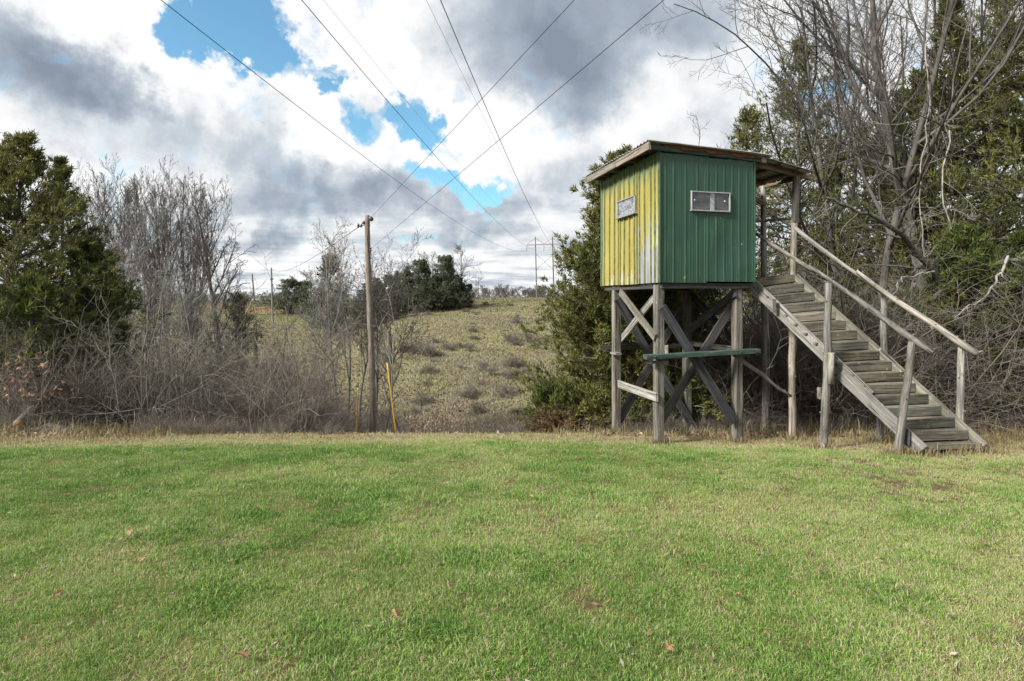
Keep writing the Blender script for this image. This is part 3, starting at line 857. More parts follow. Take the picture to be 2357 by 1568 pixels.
# porch beside the blind
g1 = P(1825, 1005, 9.9); p1t = P(1833, 406, 9.9); p1m = P(1830, 505, 9.9)
board('porch_post', blind, P(1829.5, 512, 9.9), p1t, .088, .088, W_POST, up=e1)
log('porch_post', blind, [Vector((g1.x, g1.y, Hz(g1.x, g1.y) - .3)), P(1823, 830, 9.9), P(1826, 640, 9.9), P(1829, 503, 9.92)], [.062, .064, .058, .052], W_LOG, knots=10)
g2 = P(1763, 985, 11.3)
log('porch_post', blind, [Vector((g2.x, g2.y, Hz(g2.x, g2.y) - .3)), P(1763, 800, 11.3), P(1759, 640, 11.3), P(1756, 425, 11.3)], [.075, .068, .06, .05], W_LOG, knots=8)
board('porch_rafter', blind, B(BW + .02, .10, 4.60), P(1864, 409, 10.0), .04, .09, W_BROWN)
board('porch_rafter', blind, B(BW + .02, 1.0, 4.62), B(BW + .98, 1.0, 4.50), .04, .09, W_BROWN)
board('porch_rafter', blind, B(BW + .02, 1.9, 4.62), B(BW + .98, 1.9, 4.50), .04, .09, W_BROWN)
board('porch_header', blind, P(1834, 410, 9.97), P(1748, 430, 11.5), .04, .09, W_BROWN)
for u in (BW + .25, BW + .55, BW + .9):
    board('purlin', blind, B(u, -.04, rz(u) - .065), B(u, BL, rz(u) - .065), .085, .022, W_BROWN)
board('porch_block', blind, B(BW + .03, -.01, rz(BW) - .07), B(BW + .22, -.02, rz(BW + .2) - .075), .03, .10, W_FASCIA)
board('porch_brace', blind, B(BW + .03, .75, 4.36), P(1762, 470, 11.2), .04, .10, W_BROWN)
log('porch_rail', blind, [B(BW + .02, .55, P(1738, 512, 9.95).z), P(1775, 506, 10.2), P(1833, 501, 9.93)], [.028, .026, .028], W_POST)
# porch deck
for i in range(7):
    w0 = .32 + i * .22
    board('deck_board', blind, B(BW + .02, w0, ZF + .035), B(BW + .90, w0 , ZF + .035), .205, .035, W_STEP, jitter=.002)
board('deck_joist', blind, B(BW + .03, .26, ZF - .055), B(BW + .90, .30, ZF - .055), .04, .14, W_STEP)
board('deck_joist', blind, B(BW + .80, .32, ZF - .055), B(BW + .80, 1.7, ZF - .055), .04, .13, W_STEP)
log('strut', blind, [plane_pt(1699, 824, u=1.6), P(1755, 862, 9.72), P(1790, 893, 9.8), P(1822, 912, 9.86)], [.036, .034, .028, .018], W_LOG, knots=6)

# ================================================================== STAIRCASE
NTp, NB = P(1728, 652, 9.78), P(2124, 1036, 7.93)
FT, FB = P(1826, 640, 9.86), P(2258, 1030, 8.22)
stair = thing('staircase', on(2130, 8.3), 'open timber staircase with peeled log handrails leading up to the blind', 'staircase')
upv = Vector((0, 0, 1))
board('stringer', stair, NTp, P(2000, 912, 8.475), .042, .20, W_GREY, jitter=.002, seg=7)
q = NTp.lerp(NB, .60); out_ = (FT - NTp).normalized() * -.03
board('stringer', stair, P(1938, 858, 8.72) + out_, NB + out_ * .5, .042, .19, W_GREY, jitter=.002, seg=7)
board('stringer', stair, FT, FB, .042, .20, W_STEP, jitter=.002, seg=9)
NSTEP = 16
rd = (NB - NTp); rd.z = 0; rd.normalize()
for i in range(NSTEP + 1):
    t = (i + .02) / (NSTEP + .10)
    a = NTp.lerp(NB, t); b_ = FT.lerp(FB, t)
    s = (b_ - a).normalized()
    dz = Vector((0, 0, .0 if i < NSTEP else .02))
    hgt = .135 if i < NSTEP else .07
    board('step', stair, a + s * .022 + dz + rd * .02, b_ - s * .022 + dz + rd * .02, .04, hgt, W_GREY if i == 4 else W_STEP, jitter=.003, bev=.005)
    board('tread', stair, a + s * .023 - rd * .10 + dz + Vector((0, 0, hgt/2 - .012)), b_ - s * .023 - rd * .10 + dz + Vector((0, 0, hgt/2 - .012)), .195, .034, W_STEP, jitter=.002)
def spost(p_top, p_bot, d_top, d_bot, r, knots=12, mid=None):
    b_ = P(*p_bot, d_bot); tp = P(*p_top, d_top)
    base = Vector((b_.x, b_.y, min(Hz(b_.x, b_.y), b_.z) - .2))
    pts = [base] + ([P(*mid, (d_top + d_bot) / 2)] if mid else []) + [tp]
    log('post', stair, pts, [r * 1.12] + ([r] if mid else []) + [r * .9], W_LOG, knots=knots)
spost((1907, 652), (1893, 1036), 8.72, 8.70, .058, 18, (1905, 840))
spost((2100, 787), (2062, 1037), 7.90, 8.02, .052, 16)
spost((2035, 672), (2022, 1022), 9.30, 9.30, .050, 14, (2033, 830))
spost((2214, 783), (2206, 990), 8.42, 8.42, .050, 14)
log('post', stair, [P(1912, 884, 8.62), P(1913, 812, 8.62)], [.045, .045], W_LOG, knots=3, label='short log offcut nailed beside the tall stair post')
log('handrail', stair, [P(1732, 534, 9.85), P(1800, 577, 9.5), P(1880, 628, 9.0)], [.026, .03, .034], W_LOG, knots=8)
log('handrail', stair, [P(1862, 612, 8.95), P(1960, 678, 8.6), P(2050, 745, 8.15), P(2144, 811, 7.72)], [.026, .036, .042, .046], W_LOG, knots=26)
log('handrail', stair, [P(1828, 525, 9.9), P(1900, 580, 9.62), P(1985, 640, 9.3), P(2040, 682, 9.15)], [.040, .036, .03, .022], W_LOG, knots=10)
log('handrail', stair, [P(1972, 625, 9.28), P(2060, 690, 8.95), P(2150, 748, 8.6), P(2248, 815, 8.25)], [.024, .040, .046, .050], W_LOG, knots=24)
for (p, d) in (((1788, 702), 9.38), ((2095, 1004), 8.0)):
    c = P(*p, d) - (FT - NTp).normalized() * .04
    board('strap', stair, c - upv * .12, c + upv * .10, .012, .055, M_HW, up=rd, jitter=.0, bev=.002)
board('cleat', stair, P(1886, 892, 8.85), P(1886, 918, 8.85), .05, .045, W_FASCIA)

# ================================================================== POLES AND WIRES
def wire(name, pts, r, label, cat='power line', group=None, parent=None):
    Pt = np.array([tuple(p) for p in pts], float)[None]
    V, Q = tubes(Pt, np.full((1, Pt.shape[1]), r), 4)
    me = mesh_arrays(name, V, Q, None, [M_WIRE])
    return link(name, me, parent, label if parent is None else None, cat if parent is None else None, group, matrix=Matrix.Identity(4) if parent is not None else None)

dP = 21.0
pb = P(860, 1000, dP); ptop = P(845, 496, dP)
pole = thing('utility_pole', Vector((pb.x, pb.y, Hz(pb.x, pb.y))), 'tall brown wooden utility pole at the lawn edge left of the blind', 'utility pole')
log('pole', pole, [Vector((pb.x, pb.y, Hz(pb.x, pb.y) - .4)), P(855, 800, dP), P(848, 640, dP), ptop], [.125, .118, .106, .092], W_POLE, 14, 0, wob=.004)
def spool(c, ax, r=.075):
    return lathe('insulator', pole, [(-.07, .02), (-.065, r * .7), (-.045, r), (-.02, r * .62), (0, r * .55), (.02, r * .62), (.045, r), (.065, r * .7), (.07, .02)], c, ax, M_PORC, 12)
spool(P(854, 504, dP - .16), (0, 1, 0), .085); spool(P(838, 513, dP), (0, 1, 0), .07); spool(P(853, 574, dP - .14), (0, 0, 1), .05)
board('bracket', pole, P(848, 497, dP - .16), P(851, 512, dP - .16), .03, .05, M_HW)
log('insulator_arm', pole, [P(852.5, 518.5, dP), P(828, 520, dP)], [.014, .014], M_HW, 6, wob=0)
lathe('insulator', pole, [(0, .03), (.02, .07), (.06, .075), (.08, .045), (.12, .05), (.14, .09), (.17, .09), (.19, .03)], P(834, 519.5, dP), (-1, 0, 0), M_GLASSY, 12)
for y in (548, 560, 626, 668, 703, 735):
    lathe('bolt', pole, [(0, .016), (.03, .016), (.035, .008)], P(845 + (y - 496) * .03, y, dP - .13), (0, -1, 0), M_HW, 6)
# service wires from the pole over the camera to the right, one leftwards to the far pole
def line(a, b, n, ext, sag=0.0):
    pts = []
    for i in range(n + 1):
        t = i / n * ext; p = a.lerp(b, t); p.z -= sag * 4 * (t / ext) * (1 - t / ext); pts.append(p)
    return pts
wire('service_wire', line(P(853, 502, dP - .1), P(1322, 0, 8.0), 14, 2.2), .006, 'upper thin wire from the utility pole top towards the upper right', 'wire')
wire('service_wire', line(P(853, 574, dP - .1), P(1528, 0, 6.5), 14, 2.0), .006, 'lower thin wire from the utility pole towards the upper right', 'wire')
wire('service_wire', line(P(825, 523, dP), P(625.5, 619, 117), 16, 1.0, 1.0), .014, 'thin wire from the utility pole to the pale pole in the left field', 'wire')
# guy wires with yellow guards
def guy(pt, pm, pbm, dt, dm, db, label):
    b_ = P(*pbm, db); b_.z = min(b_.z, Hz(b_.x, b_.y))
    g = thing('guy_wire', b_, label, 'guy wire', 'guy wires of the utility pole')
    m_ = P(*pm, dm)
    d_ = (b_ - m_)
    wire('cable', [P(*pt, dt), m_, b_ - d_.normalized() * .02], .007, None, parent=g)
    log('guard', g, [m_, m_ + d_ * .5, b_ - d_ * .06], [.023, .023, .028], M_GUARD, 8, wob=0)
guy((851, 560), (891, 836), (914, 992), 20.9, 19.4, 18.8, 'steel guy wire in a long bright yellow guard right of the utility pole')
guy((846, 560), (824, 893), (819, 990), 21.1, 22.3, 22.8, 'steel guy wire in a short orange yellow guard left of the utility pole')

def far_pole(pxb, pyb, pxt, pyt, d, r, label, two=False):
    b_ = P(pxb, pyb, d); z = Hz(b_.x, b_.y)
    t = thing('utility_pole', Vector((b_.x, b_.y, z)), label, 'utility pole')
    tp = P(pxt, pyt, d)
    log('pole', t, [Vector((b_.x, b_.y, z - .4)), Vector((b_.x, b_.y, z)).lerp(tp, .5), tp], [r * 1.25, r * 1.1, r], W_POLE if not two else W_GREY, 8, wob=0)
    lathe('insulator', t, [(0, .03), (.05, .09), (.15, .09), (.22, .03)], tp, (0, 0, 1), M_PORC, 8)
    board('bracket', t, tp + Vector((-.1, -.2, -2.2)), tp + Vector((.55, -.2, -2.2)), .12, .25, M_HW)
far_pole(628, 741, 624.5, 618, 117, .17, 'pale weathered utility pole standing in the left field', True)
far_pole(586, 694, 580.5, 631, 185, .22, 'dark leaning utility pole on the crest of the left field')
far_pole(561, 692, 560.5, 672, 300, .2, 'tiny distant utility pole beyond the left field crest')

# H-frame
dH = 168.0
hb = P(1235, 686, dH); hz = Hz(hb.x, hb.y)
hf = thing('transmission_pole', Vector((hb.x + 2.5, hb.y, hz)), 'two legged wooden transmission pole with a crossarm on the far hill', 'transmission pole')
for (xb, xt) in ((1235.5, 1232), (1275, 1271.5)):
    a = P(xb, 686, dH); a.z = Hz(a.x, a.y) - .5
    log('pole', hf, [a, P((xb + xt) / 2, 615, dH), P(xt, 545, dH)], [.21, .18, .15], W_POLE, 8, wob=0)
board('crossarm', hf, P(1212.5, 564.5, dH - .3), P(1291, 561.5, dH - .3), .14, .22, W_POLE, jitter=0)
for a, b_ in (((1234, 585), (1273, 620)), ((1235, 620), (1273, 586)), ((1213, 563), (1231, 549)), ((1233, 549), (1252, 561)), ((1252, 561), (1271, 549)), ((1273, 549), (1291, 561))):
    board('brace', hf, P(*a, dH + .35), P(*b_, dH + .35), .08, .10, W_POLE, jitter=0)
for px in (1212.5, 1252, 1291):
    a = P(px, 565, dH - .3)
    lathe('insulator', hf, [(0, .03)] + [(.1 + .14 * k + o_, r_) for k in range(11) for o_, r_ in ((0, .06), (.05, .13), (.09, .06))] + [(1.75, .03)], a, (0, 0, -1), M_GLASSY, 6)
zrel = np.polyfit([20.5, 57, 168], [10.8, 9.7, 14.25], 2)
def conductor(xh, zfun, r, label, slope=.1153):
    ds = np.concatenate([np.arange(-40, 60, 5.0), np.arange(60, 169, 9), [168]])
    pts = [Vector((xh - slope * (dH - d), d, EYE + float(zfun(d)))) for d in ds]
    wire('power_line', pts, r, label)
cz = lambda d: np.polyval(zrel, d)
for px, w_ in ((1212.5, 'leftmost thick'), (1252, 'middle thick'), (1291, 'rightmost thick')):
    conductor((px - 1178.5) / F * dH, cz, .019, f'{w_} conductor running overhead to the transmission pole')
sz = np.polyfit([27.9, 70, 168], [14.75, 14.4, 18.35], 2)
conductor((1232 - 1178.5) / F * dH, lambda d: np.polyval(sz, d), .009, 'faint thin shield wire to the left leg of the transmission pole')
conductor((1271.5 - 1178.5) / F * dH, lambda d: np.polyval(sz, d), .009, 'faint thin shield wire to the right leg of the transmission pole')

# ================================================================== VEGETATION GENERATORS
def nrm(v): return v / (np.linalg.norm(v, axis=-1, keepdims=True) + 1e-9)
def grow(g, S, Dr, Ln, K, wander, up, bias=None, curl=0.0):
    N = len(S); Pt = np.empty((N, K + 1, 3)); Pt[:, 0] = S; d = nrm(Dr)
    step = (Ln / K)[:, None]
    drift = g.normal(size=(N, 3)) * curl
    for k in range(K):
        d = d + g.normal(size=(N, 3)) * wander + drift
        d[:, 2] += up
        if bias is not None: d = d + bias
        d = nrm(d)
        Pt[:, k + 1] = Pt[:, k] + d * step
    return Pt
def taper(r0, r1, K): return r0[:, None] + (r1 - r0)[:, None] * (np.linspace(0, 1, K + 1)[None] ** .9)
def spawn(g, Pt, Rd, Ln, m, tmin, tmax, ang, ratio, rr, flat=None):
    """m children per parent branch"""
    N, K1, _ = Pt.shape; K = K1 - 1
    t = tmin + (tmax - tmin) * (np.arange(m)[None] + g.random((N, m))) / m
    t = np.clip(t, 0, .999)
    i = np.minimum((t * K).astype(int), K - 1); f = t * K - i
    n = np.arange(N)[:, None]
    a, b_ = Pt[n, i], Pt[n, i + 1]
    S = a + (b_ - a) * f[..., None]
    d = nrm(b_ - a)
    rv = nrm(np.cross(d, g.normal(size=d.shape)))
    if flat is not None: rv[..., 2] *= flat; rv = nrm(rv)
    an = np.radians(ang + g.normal(size=t.shape) * ang * .22)[..., None]
    D = d * np.cos(an) + rv * np.sin(an)
    r = (Rd[n, i] * (1 - f) + Rd[n, i + 1] * f) * rr
    L = Ln[:, None] * ratio * (1.15 - .62 * t) * g.uniform(.65, 1.3, t.shape)
    return S.reshape(-1, 3), D.reshape(-1, 3), L.ravel(), r.ravel()

def bare_tree(seed, h, r, levels, lean=(0, 0, 0), wander=.07, up=.03, trunk_len=1.0, bias=None, tmin=.28, rmin=.004):
    """levels: list of (children, angle, ratio, K, sides, up, wander); returns trunk and crown arrays"""
    g = np.random.default_rng(seed)
    d0 = nrm(np.array([[lean[0], lean[1], 1.0]]))
    K = 12; Ln = np.array([h * trunk_len])
    Pt = grow(g, np.zeros((1, 3)), d0, Ln, K, wander, up, None, .012)
    Pt[:, 0, 2] -= .35
    Rd = taper(np.array([r]), np.array([r * .22]), K); Rd[:, 0] *= 1.35; Rd[:, 1] *= 1.06
    tv, tq = tubes(Pt, Rd, 10)
    VV, QQ, off = [], [], 0
    first = True
    for (m, ang, ratio, K, sides, upk, wk) in levels:
        S, D, L, rr = spawn(g, Pt, Rd, Ln, m, tmin if first else .18, .98, ang, ratio, .62 if first else .6)
        rr = np.maximum(rr, rmin)
        Ln = L; Pt = grow(g, S, D, L, K, wk, upk, bias, .02)
        Rd = taper(rr, np.maximum(rr * .32, rmin * .75), K)
        v, q_ = tubes(Pt, Rd, sides)
        VV.append(v); QQ.append(q_ + off); off += len(v)
        first = False
    return (tv, tq), (np.concatenate(VV), np.concatenate(QQ))

def tree_obj(name, arrays, loc, m, label, cat='tree', group=None, rz=0.0, sc=(1, 1, 1), mt=None):
    (tv, tq), (cv, cq) = arrays
    o = thing(name, loc, label, cat, group)
    o.rotation_euler = (0, 0, rz); o.scale = sc
    link('trunk', mesh_arrays('trunk', tv, tq, None, [mt or m], True), o)
    link('crown', mesh_arrays('crown', cv, cq, None, [m], True), o)
    return o

def sprays(g, C, A, n, ln, wd, spread, tint):
    """n needle-spray triangles round every centre C, leaning along A; returns verts, tris, tint"""
    N = len(C)
    d = nrm(A[:, None, :] + g.normal(size=(N, n, 3)) * spread)
    L = ln * g.uniform(.6, 1.35, (N, n, 1))
    side = nrm(np.cross(d, g.normal(size=d.shape))) * wd * g.uniform(.7, 1.3, (N, n, 1))
    c = C[:, None, :] + g.normal(size=(N, n, 3)) * ln * .25
    a = c - side; b_ = c + side; tip = c + d * L
    V = np.stack([a, b_, tip], 2).reshape(-1, 3)
    T = np.arange(len(V)).reshape(-1, 3)
    tt = np.repeat(np.clip(tint[:, None] + g.normal(size=(N, n)) * .13, 0, 1).ravel(), 3)
    return V, T, tt

def cedar(seed, h, rad, nb, r, skirt=.12, dense=1.0, ln=.13, wd=.02, nsp=4, openness=.35, lean=(0, 0, 0), tipw=.05, topopen=.25, base=.62, lumpy=1.05, tap=.72):
    """eastern red cedar: a trunk, many rising limbs, foliage in small sprays along the branchlets"""
    g = np.random.default_rng(seed)
    K = 10
    Pt = grow(g, np.zeros((1, 3)), np.array([[lean[0], lean[1], 1.0]]), np.array([h]), K, .025, .05)
    Pt[:, 0, 2] -= .3
    Rd = taper(np.array([r]), np.array([r * .12]), K)
    t = skirt + (1 - skirt) * np.sort(g.random(nb)) ** .95
    i = np.minimum((t * K).astype(int), K - 1); f = (t * K - i)[:, None]
    S = Pt[0, i] * (1 - f) + Pt[0, i + 1] * f
    az = g.random(nb) * 2 * np.pi
    u = (t - skirt) / (1 - skirt)
    prof = np.minimum(1, base + 1.6 * u) * (1 - u) ** tap + tipw
    lump = (.97 - .5 * lumpy) + lumpy * vnoise(az * 1.6 + seed, t * 8.0, 1.0, seed)          # ragged outline
    L = rad * prof * lump * g.uniform(.75, 1.2, nb)
    rise = np.radians(8 + 46 * u ** 1.4 + g.normal(size=nb) * 9)
    D = np.stack([np.cos(az) * np.cos(rise), np.sin(az) * np.cos(rise), np.sin(rise)], -1)
    B1 = grow(g, S, D, L, 5, .09, .05)
    R1 = taper(np.maximum(r * .30 * (1 - u) , .008), np.full(nb, .004), 5)
    tv, tq = tubes(Pt, Rd, 9); bv, bq = tubes(B1, R1, 4)
    m2 = int(9 * dense)
    S2, D2, L2, r2 = spawn(g, B1, R1, L, m2, .15, 1.0, 42, .42, .5)
    L2 = np.maximum(L2, .12)
    B2 = grow(g, S2, D2, L2, 3, .12, .10)
    R2 = taper(np.full(len(S2), .006), np.full(len(S2), .003), 3)
    v2, q2 = tubes(B2[::2][:, [0, 2, 3]], R2[::2][:, [0, 2, 3]], 3)
    VV = np.concatenate([bv, v2]); QQ = np.concatenate([bq, q2 + len(bv)])
    # foliage centres
    m3 = 7
    n = len(B2)
    tt = g.random((n, m3)) ** .7
    k = np.minimum((tt * 3).astype(int), 2); f = (tt * 3 - k)[..., None]
    idx = np.arange(n)[:, None]
    C = B2[idx, k] * (1 - f) + B2[idx, k + 1] * f
    A = nrm(B2[idx, k + 1] - B2[idx, k])
    up_ = np.repeat(u, m2)[:, None]
    keep = g.random((n, m3)) > openness + topopen * up_ ** 1.5
    bt = np.repeat(np.clip(.35 + .45 * (vnoise(np.repeat(az, m2) * 2, np.repeat(t, m2) * 9, 1, 3) - .5) + g.normal(size=n) * .12, 0, 1)[:, None], m3, 1)
    C, A, bt = C[keep], A[keep], bt[keep]
    A[:, 2] += .35
    fv, ft, fa = sprays(g, C, nrm(A), nsp, ln, wd, .55, bt)
    return (tv, tq), (VV, QQ), (fv, ft, fa)

def cedar_obj(arr, loc, mleaf, label, group=None, rz=0.0, sc=(1, 1, 1), name='cedar_tree', cat='tree', mb=None):
    (tv, tq), (bv, bq), (fv, ft, fa) = arr
    o = thing(name, loc, label, cat, group)
    o.rotation_euler = (0, 0, rz); o.scale = sc
    mb = mb or B_DARK
    link('trunk', mesh_arrays('trunk', np.concatenate([tv, bv]), np.concatenate([tq, bq + len(tv)]), None, [mb], True), o)
    link('crown', mesh_arrays('crown', fv, None, ft, [mleaf], False, dict(tint=fa)), o)
    return o

def shrub_arrays(seed, stems, h, spread, lv=((7, 55, .5, 4, 3), (5, 55, .5, 3, 3)), r=.013, arch=-.02, rmin=.0025, upk=.03):
    g = np.random.default_rng(seed)
    az = g.random(stems) * 2 * np.pi; sp = g.random(stems) * spread
    S = np.stack([np.cos(az) * sp * .25, np.sin(az) * sp * .25, np.full(stems, -.1)], -1)
    D = np.stack([np.cos(az) * sp, np.sin(az) * sp, np.ones(stems)], -1)
    L = h * g.uniform(.6, 1.1, stems)
    Pt = grow(g, S, D, L, 6, .17, arch, None, .05)
    Rd = taper(np.full(stems, r) * g.uniform(.7, 1.3, stems), np.full(stems, r * .35), 6)
    v, q_ = tubes(Pt, Rd, 4)
    VV, QQ, off = [v], [q_], len(v)
    Ln = L
    for (m, ang, ratio, K, sd) in lv:
        S, D, Ln, rr = spawn(g, Pt, Rd, Ln, m, .15, 1, ang, ratio, .6)
        rr = np.maximum(rr, rmin)
        Pt = grow(g, S, D, Ln, K, .22, upk, None, .06); Rd = taper(rr, np.maximum(rr * .5, rmin * .7), K)
        v, q_ = tubes(Pt, Rd, sd); VV.append(v); QQ.append(q_ + off); off += len(v)
    return np.concatenate(VV), np.concatenate(QQ), Pt

# instancing of shapes nobody could count
def scatter(name, protos, pts, rot, scl, pick, label=None, extra=None):
    """one stuff object; geometry nodes set the prototype meshes on its points"""
    me = mesh_arrays(name, pts, None, None, [], False, dict(rot=rot, scl=np.repeat(scl[:, None], 3, 1) if scl.ndim == 1 else scl, **(extra or {}), **{f'is{k}': pick == k for k in range(len(protos))}))
    o = link(name, me, None, kind='stuff')
    if label: o['label'] = label
    ng = bpy.data.node_groups.new(name, 'GeometryNodeTree')
    ng.interface.new_socket('Geometry', in_out='INPUT', socket_type='NodeSocketGeometry')
    ng.interface.new_socket('Geometry', in_out='OUTPUT', socket_type='NodeSocketGeometry')
    gi = ng.nodes.new('NodeGroupInput'); go = ng.nodes.new('NodeGroupOutput')
    jn = ng.nodes.new('GeometryNodeJoinGeometry')
    def attr(n, ty):
        a = ng.nodes.new('GeometryNodeInputNamedAttribute'); a.data_type = ty; a.inputs['Name'].default_value = n
        return [s for s in a.outputs if s.enabled and s.name == 'Attribute'][0]
    ra, sa = attr('rot', 'FLOAT_VECTOR'), attr('scl', 'FLOAT_VECTOR')
    for k, m_ in enumerate(protos):
        po = bpy.data.objects.new(name + '_source', m_)
        oi = ng.nodes.new('GeometryNodeObjectInfo'); oi.inputs['Object'].default_value = po
        oi.inputs['As Instance'].default_value = False
        ip = ng.nodes.new('GeometryNodeInstanceOnPoints')
        ng.links.new(gi.outputs[0], ip.inputs['Points'])
        ng.links.new(attr(f'is{k}', 'BOOLEAN'), ip.inputs['Selection'])
        ng.links.new(oi.outputs['Geometry'], ip.inputs['Instance'])
        e = ng.nodes.new('FunctionNodeEulerToRotation'); ng.links.new(ra, e.inputs[0]); ng.links.new(e.outputs[0], ip.inputs['Rotation'])
        ng.links.new(sa, ip.inputs['Scale'])
        ng.links.new(ip.outputs[0], jn.inputs[0])
    ng.links.new(jn.outputs[0], go.inputs[0])
    md = o.modifiers.new('scatter', 'NODES'); md.node_group = ng
    return o

def ground_hit(px, py):
    dx, dz = (px - 1178.5) / F, (690 - py) / F
    ds = np.concatenate([np.arange(2, 14, .05), np.arange(14, 600, .4)])
    z = EYE + dz * ds - H(dx * ds, ds)
    i = np.where((z[:-1] > 0) & (z[1:] <= 0))[0]
    if len(i) == 0: return None
    # the last crossing: what lies beyond the crest of the lawn, unless the ray is low
    k = i[0] if py > 1003 else i[-1]
    d = ds[k]
    return Vector((dx * d, d, Hz(dx * d, d)))

# ================================================================== LAWN
def blades(name, x, y, ln, wd, tint, lie, m, seed, up0=1.0):
    g = np.random.default_rng(seed); N = len(x)
    z = H(x, y)
    az = g.random(N) * 2 * np.pi
    d = np.stack([np.cos(az), np.sin(az), np.zeros(N)], -1)
    tw = g.random(N) * 2 * np.pi
    s = np.stack([np.cos(tw), np.sin(tw), np.zeros(N)], -1) * wd[:, None]
    B0 = np.stack([x, y, z - .005], -1)
    upv_ = np.array([0, 0, 1.0])
    m1 = B0 + (d * (lie * .45)[:, None] + upv_ * (1 - lie * .45)[:, None] * up0) * (ln * .55)[:, None]
    tip = m1 + (d * (lie)[:, None] + upv_ * (.75 - lie)[:, None]) * (ln * .55)[:, None]
    tip[:, 2] = np.maximum(tip[:, 2], z + .004)
    V = np.stack([B0 - s, B0 + s, m1 + s * .75, m1 - s * .75, tip], 1).reshape(-1, 3)
    b = np.arange(N)[:, None] * 5
    Q = b + np.array([[0, 1, 2, 3]]); T = b + np.array([[3, 2, 4]])
    me = mesh_arrays(name, V, Q, T, [m], False, dict(tint=np.repeat(tint, 5)))
    return link(name, me, kind='stuff')

def tuft_mesh(seed, n, rad):
    """a clump of n bent grass blades, a few of them dead"""
    g = np.random.default_rng(seed)
    a = g.random(n) * 6.283; r = rad * np.sqrt(g.random(n))
    b0 = np.stack([r * np.cos(a), r * np.sin(a), np.full(n, -.006)], -1)
    az = a + g.normal(size=n) * 1.1
    d = np.stack([np.cos(az), np.sin(az), np.zeros(n)], -1)
    lie = np.clip(g.uniform(.25, .95, n), 0, .93); ln = g.uniform(.030, .075, n); wd = g.uniform(.0013, .0024, n)
    tw = g.random(n) * 6.283
    sd = np.stack([np.cos(tw), np.sin(tw), np.zeros(n)], -1) * wd[:, None]
    up_ = np.array([0, 0, 1.])
    m1 = b0 + (d * (lie * .5)[:, None] + up_ * (1 - lie * .5)[:, None]) * (ln * .5)[:, None]
    tip = m1 + (d * lie[:, None] + up_ * (.72 - lie)[:, None]) * (ln * .6)[:, None]
    tip[:, 2] = np.maximum(tip[:, 2], .004)
    V = np.stack([b0 - sd, b0 + sd, m1 + sd * .8, m1 - sd * .8, tip], 1).reshape(-1, 3)
    b = np.arange(n)[:, None] * 5
    t = np.where(g.random(n) < .17, g.uniform(.45, .75, n), g.normal(size=n) * .19)
    return mesh_arrays('grass_tuft', V, b + np.array([[0, 1, 2, 3]]), b + np.array([[3, 2, 4]]), [L_LAWN], False, dict(tint=np.repeat(t, 5)))
TUFTS = [tuft_mesh(900 + i, 18, .045 + .006 * (i % 3)) for i in range(8)]
g = np.random.default_rng(11)
N0 = 210000
yy = 1.3 + 9.9 * g.random(N0); xx = (g.random(N0) * 2 - 1) * (yy * .92 + 1.6)
e_ = lawn_edge(xx); bare_v = bareness(xx, yy)
side = sstep(xx - .18 * yy, -.6, 3.2)
keep = g.random(N0) < (.62 + .38 * (1 - sstep(yy, 3, 6))) * np.clip(1.2 - 1.05 * bare_v, .22, 1) * (.44 + .72 * sstep(fbm(xx, yy, 3.4, 43, 4), .28, .60)) * (1 - .8 * sstep(yy, e_ - .2, e_ + .8))
xx, yy, e_, bare_v, side = xx[keep], yy[keep], e_[keep], bare_v[keep], side[keep]; n = len(xx)
patch = fbm(xx, yy, .75, 51, 4); fine_p = fbm(xx, yy, 3.2, 61, 3); tall_t = sstep(fbm(xx, yy, 1.9, 45, 3), .54, .70)
shift = .375 + (patch - .5) * .95 + (fine_p - .5) * .8 + g.normal(size=n) * .10 + .10 * side - .08 * sstep(-xx, -.5, 3) * sstep(yy, 4, 7) - .14 * tall_t
dead = g.random(n) < (.065 + .35 * bare_v + .14 * sstep(patch, .52, .68) + .50 * side * sstep(fbm(xx, yy, 1.4, 57, 4), .38, .62) + .85 * sstep(yy, e_ - .7, e_ + .5))
shift = np.where(dead, g.uniform(.62, .95, n), np.minimum(shift, .66))
sc = g.uniform(.65, 1.1, n) * (.80 + .028 * yy) * (1 + .45 * tall_t)
hz_ = g.uniform(.75, 1.15, n) * np.where(dead, .75, 1.0)
scatter('grass', TUFTS, np.stack([xx, yy, H(xx, yy)], -1), np.stack([g.normal(size=n) * .12, g.normal(size=n) * .12, g.random(n) * 6.283], -1), np.stack([sc, sc, sc * hz_], -1), g.integers(0, 8, n), None, dict(shift=shift))

# dead grass along the foot of the thicket, the blind and the crest
N1 = 60000
yy = 8.0 + 7.0 * g.random(N1) ** 1.15; xx = (g.random(N1) * 2 - 1) * (yy * .92 + 1.0)
e_ = lawn_edge(xx)
mid_gap = (xx > -6.2) & (xx < .8)
want = sstep(yy, e_ - .2, e_ + 1.0) * np.where(mid_gap, np.where(yy < 11.2, .55, .16), 1.0) * (.25 + 1.3 * (fbm(xx, yy, 1.6, 71) - .2))
keep = g.random(N1) < want
xx, yy, e_ = xx[keep], yy[keep], e_[keep]; n = len(xx)
tall = sstep(yy, e_ + .6, e_ + 2.6) * np.where((xx > -6.2) & (xx < .8), .25, 1)
fringe = (fbm(xx, yy, 2.2, 77, 2))
ln = g.uniform(.05, .12, n) + tall * g.uniform(.05, .55, n) * (fringe + .1)
blades('dry_grass', xx, yy, ln, .0035 + .0009 * ln / .1, np.clip(.42 + (fbm(xx, yy, .9, 81) - .5) * 1.1 + g.normal(size=n) * .17, 0, 1), np.clip(g.uniform(.1, .9, n), 0, .95), L_DRY, 13)

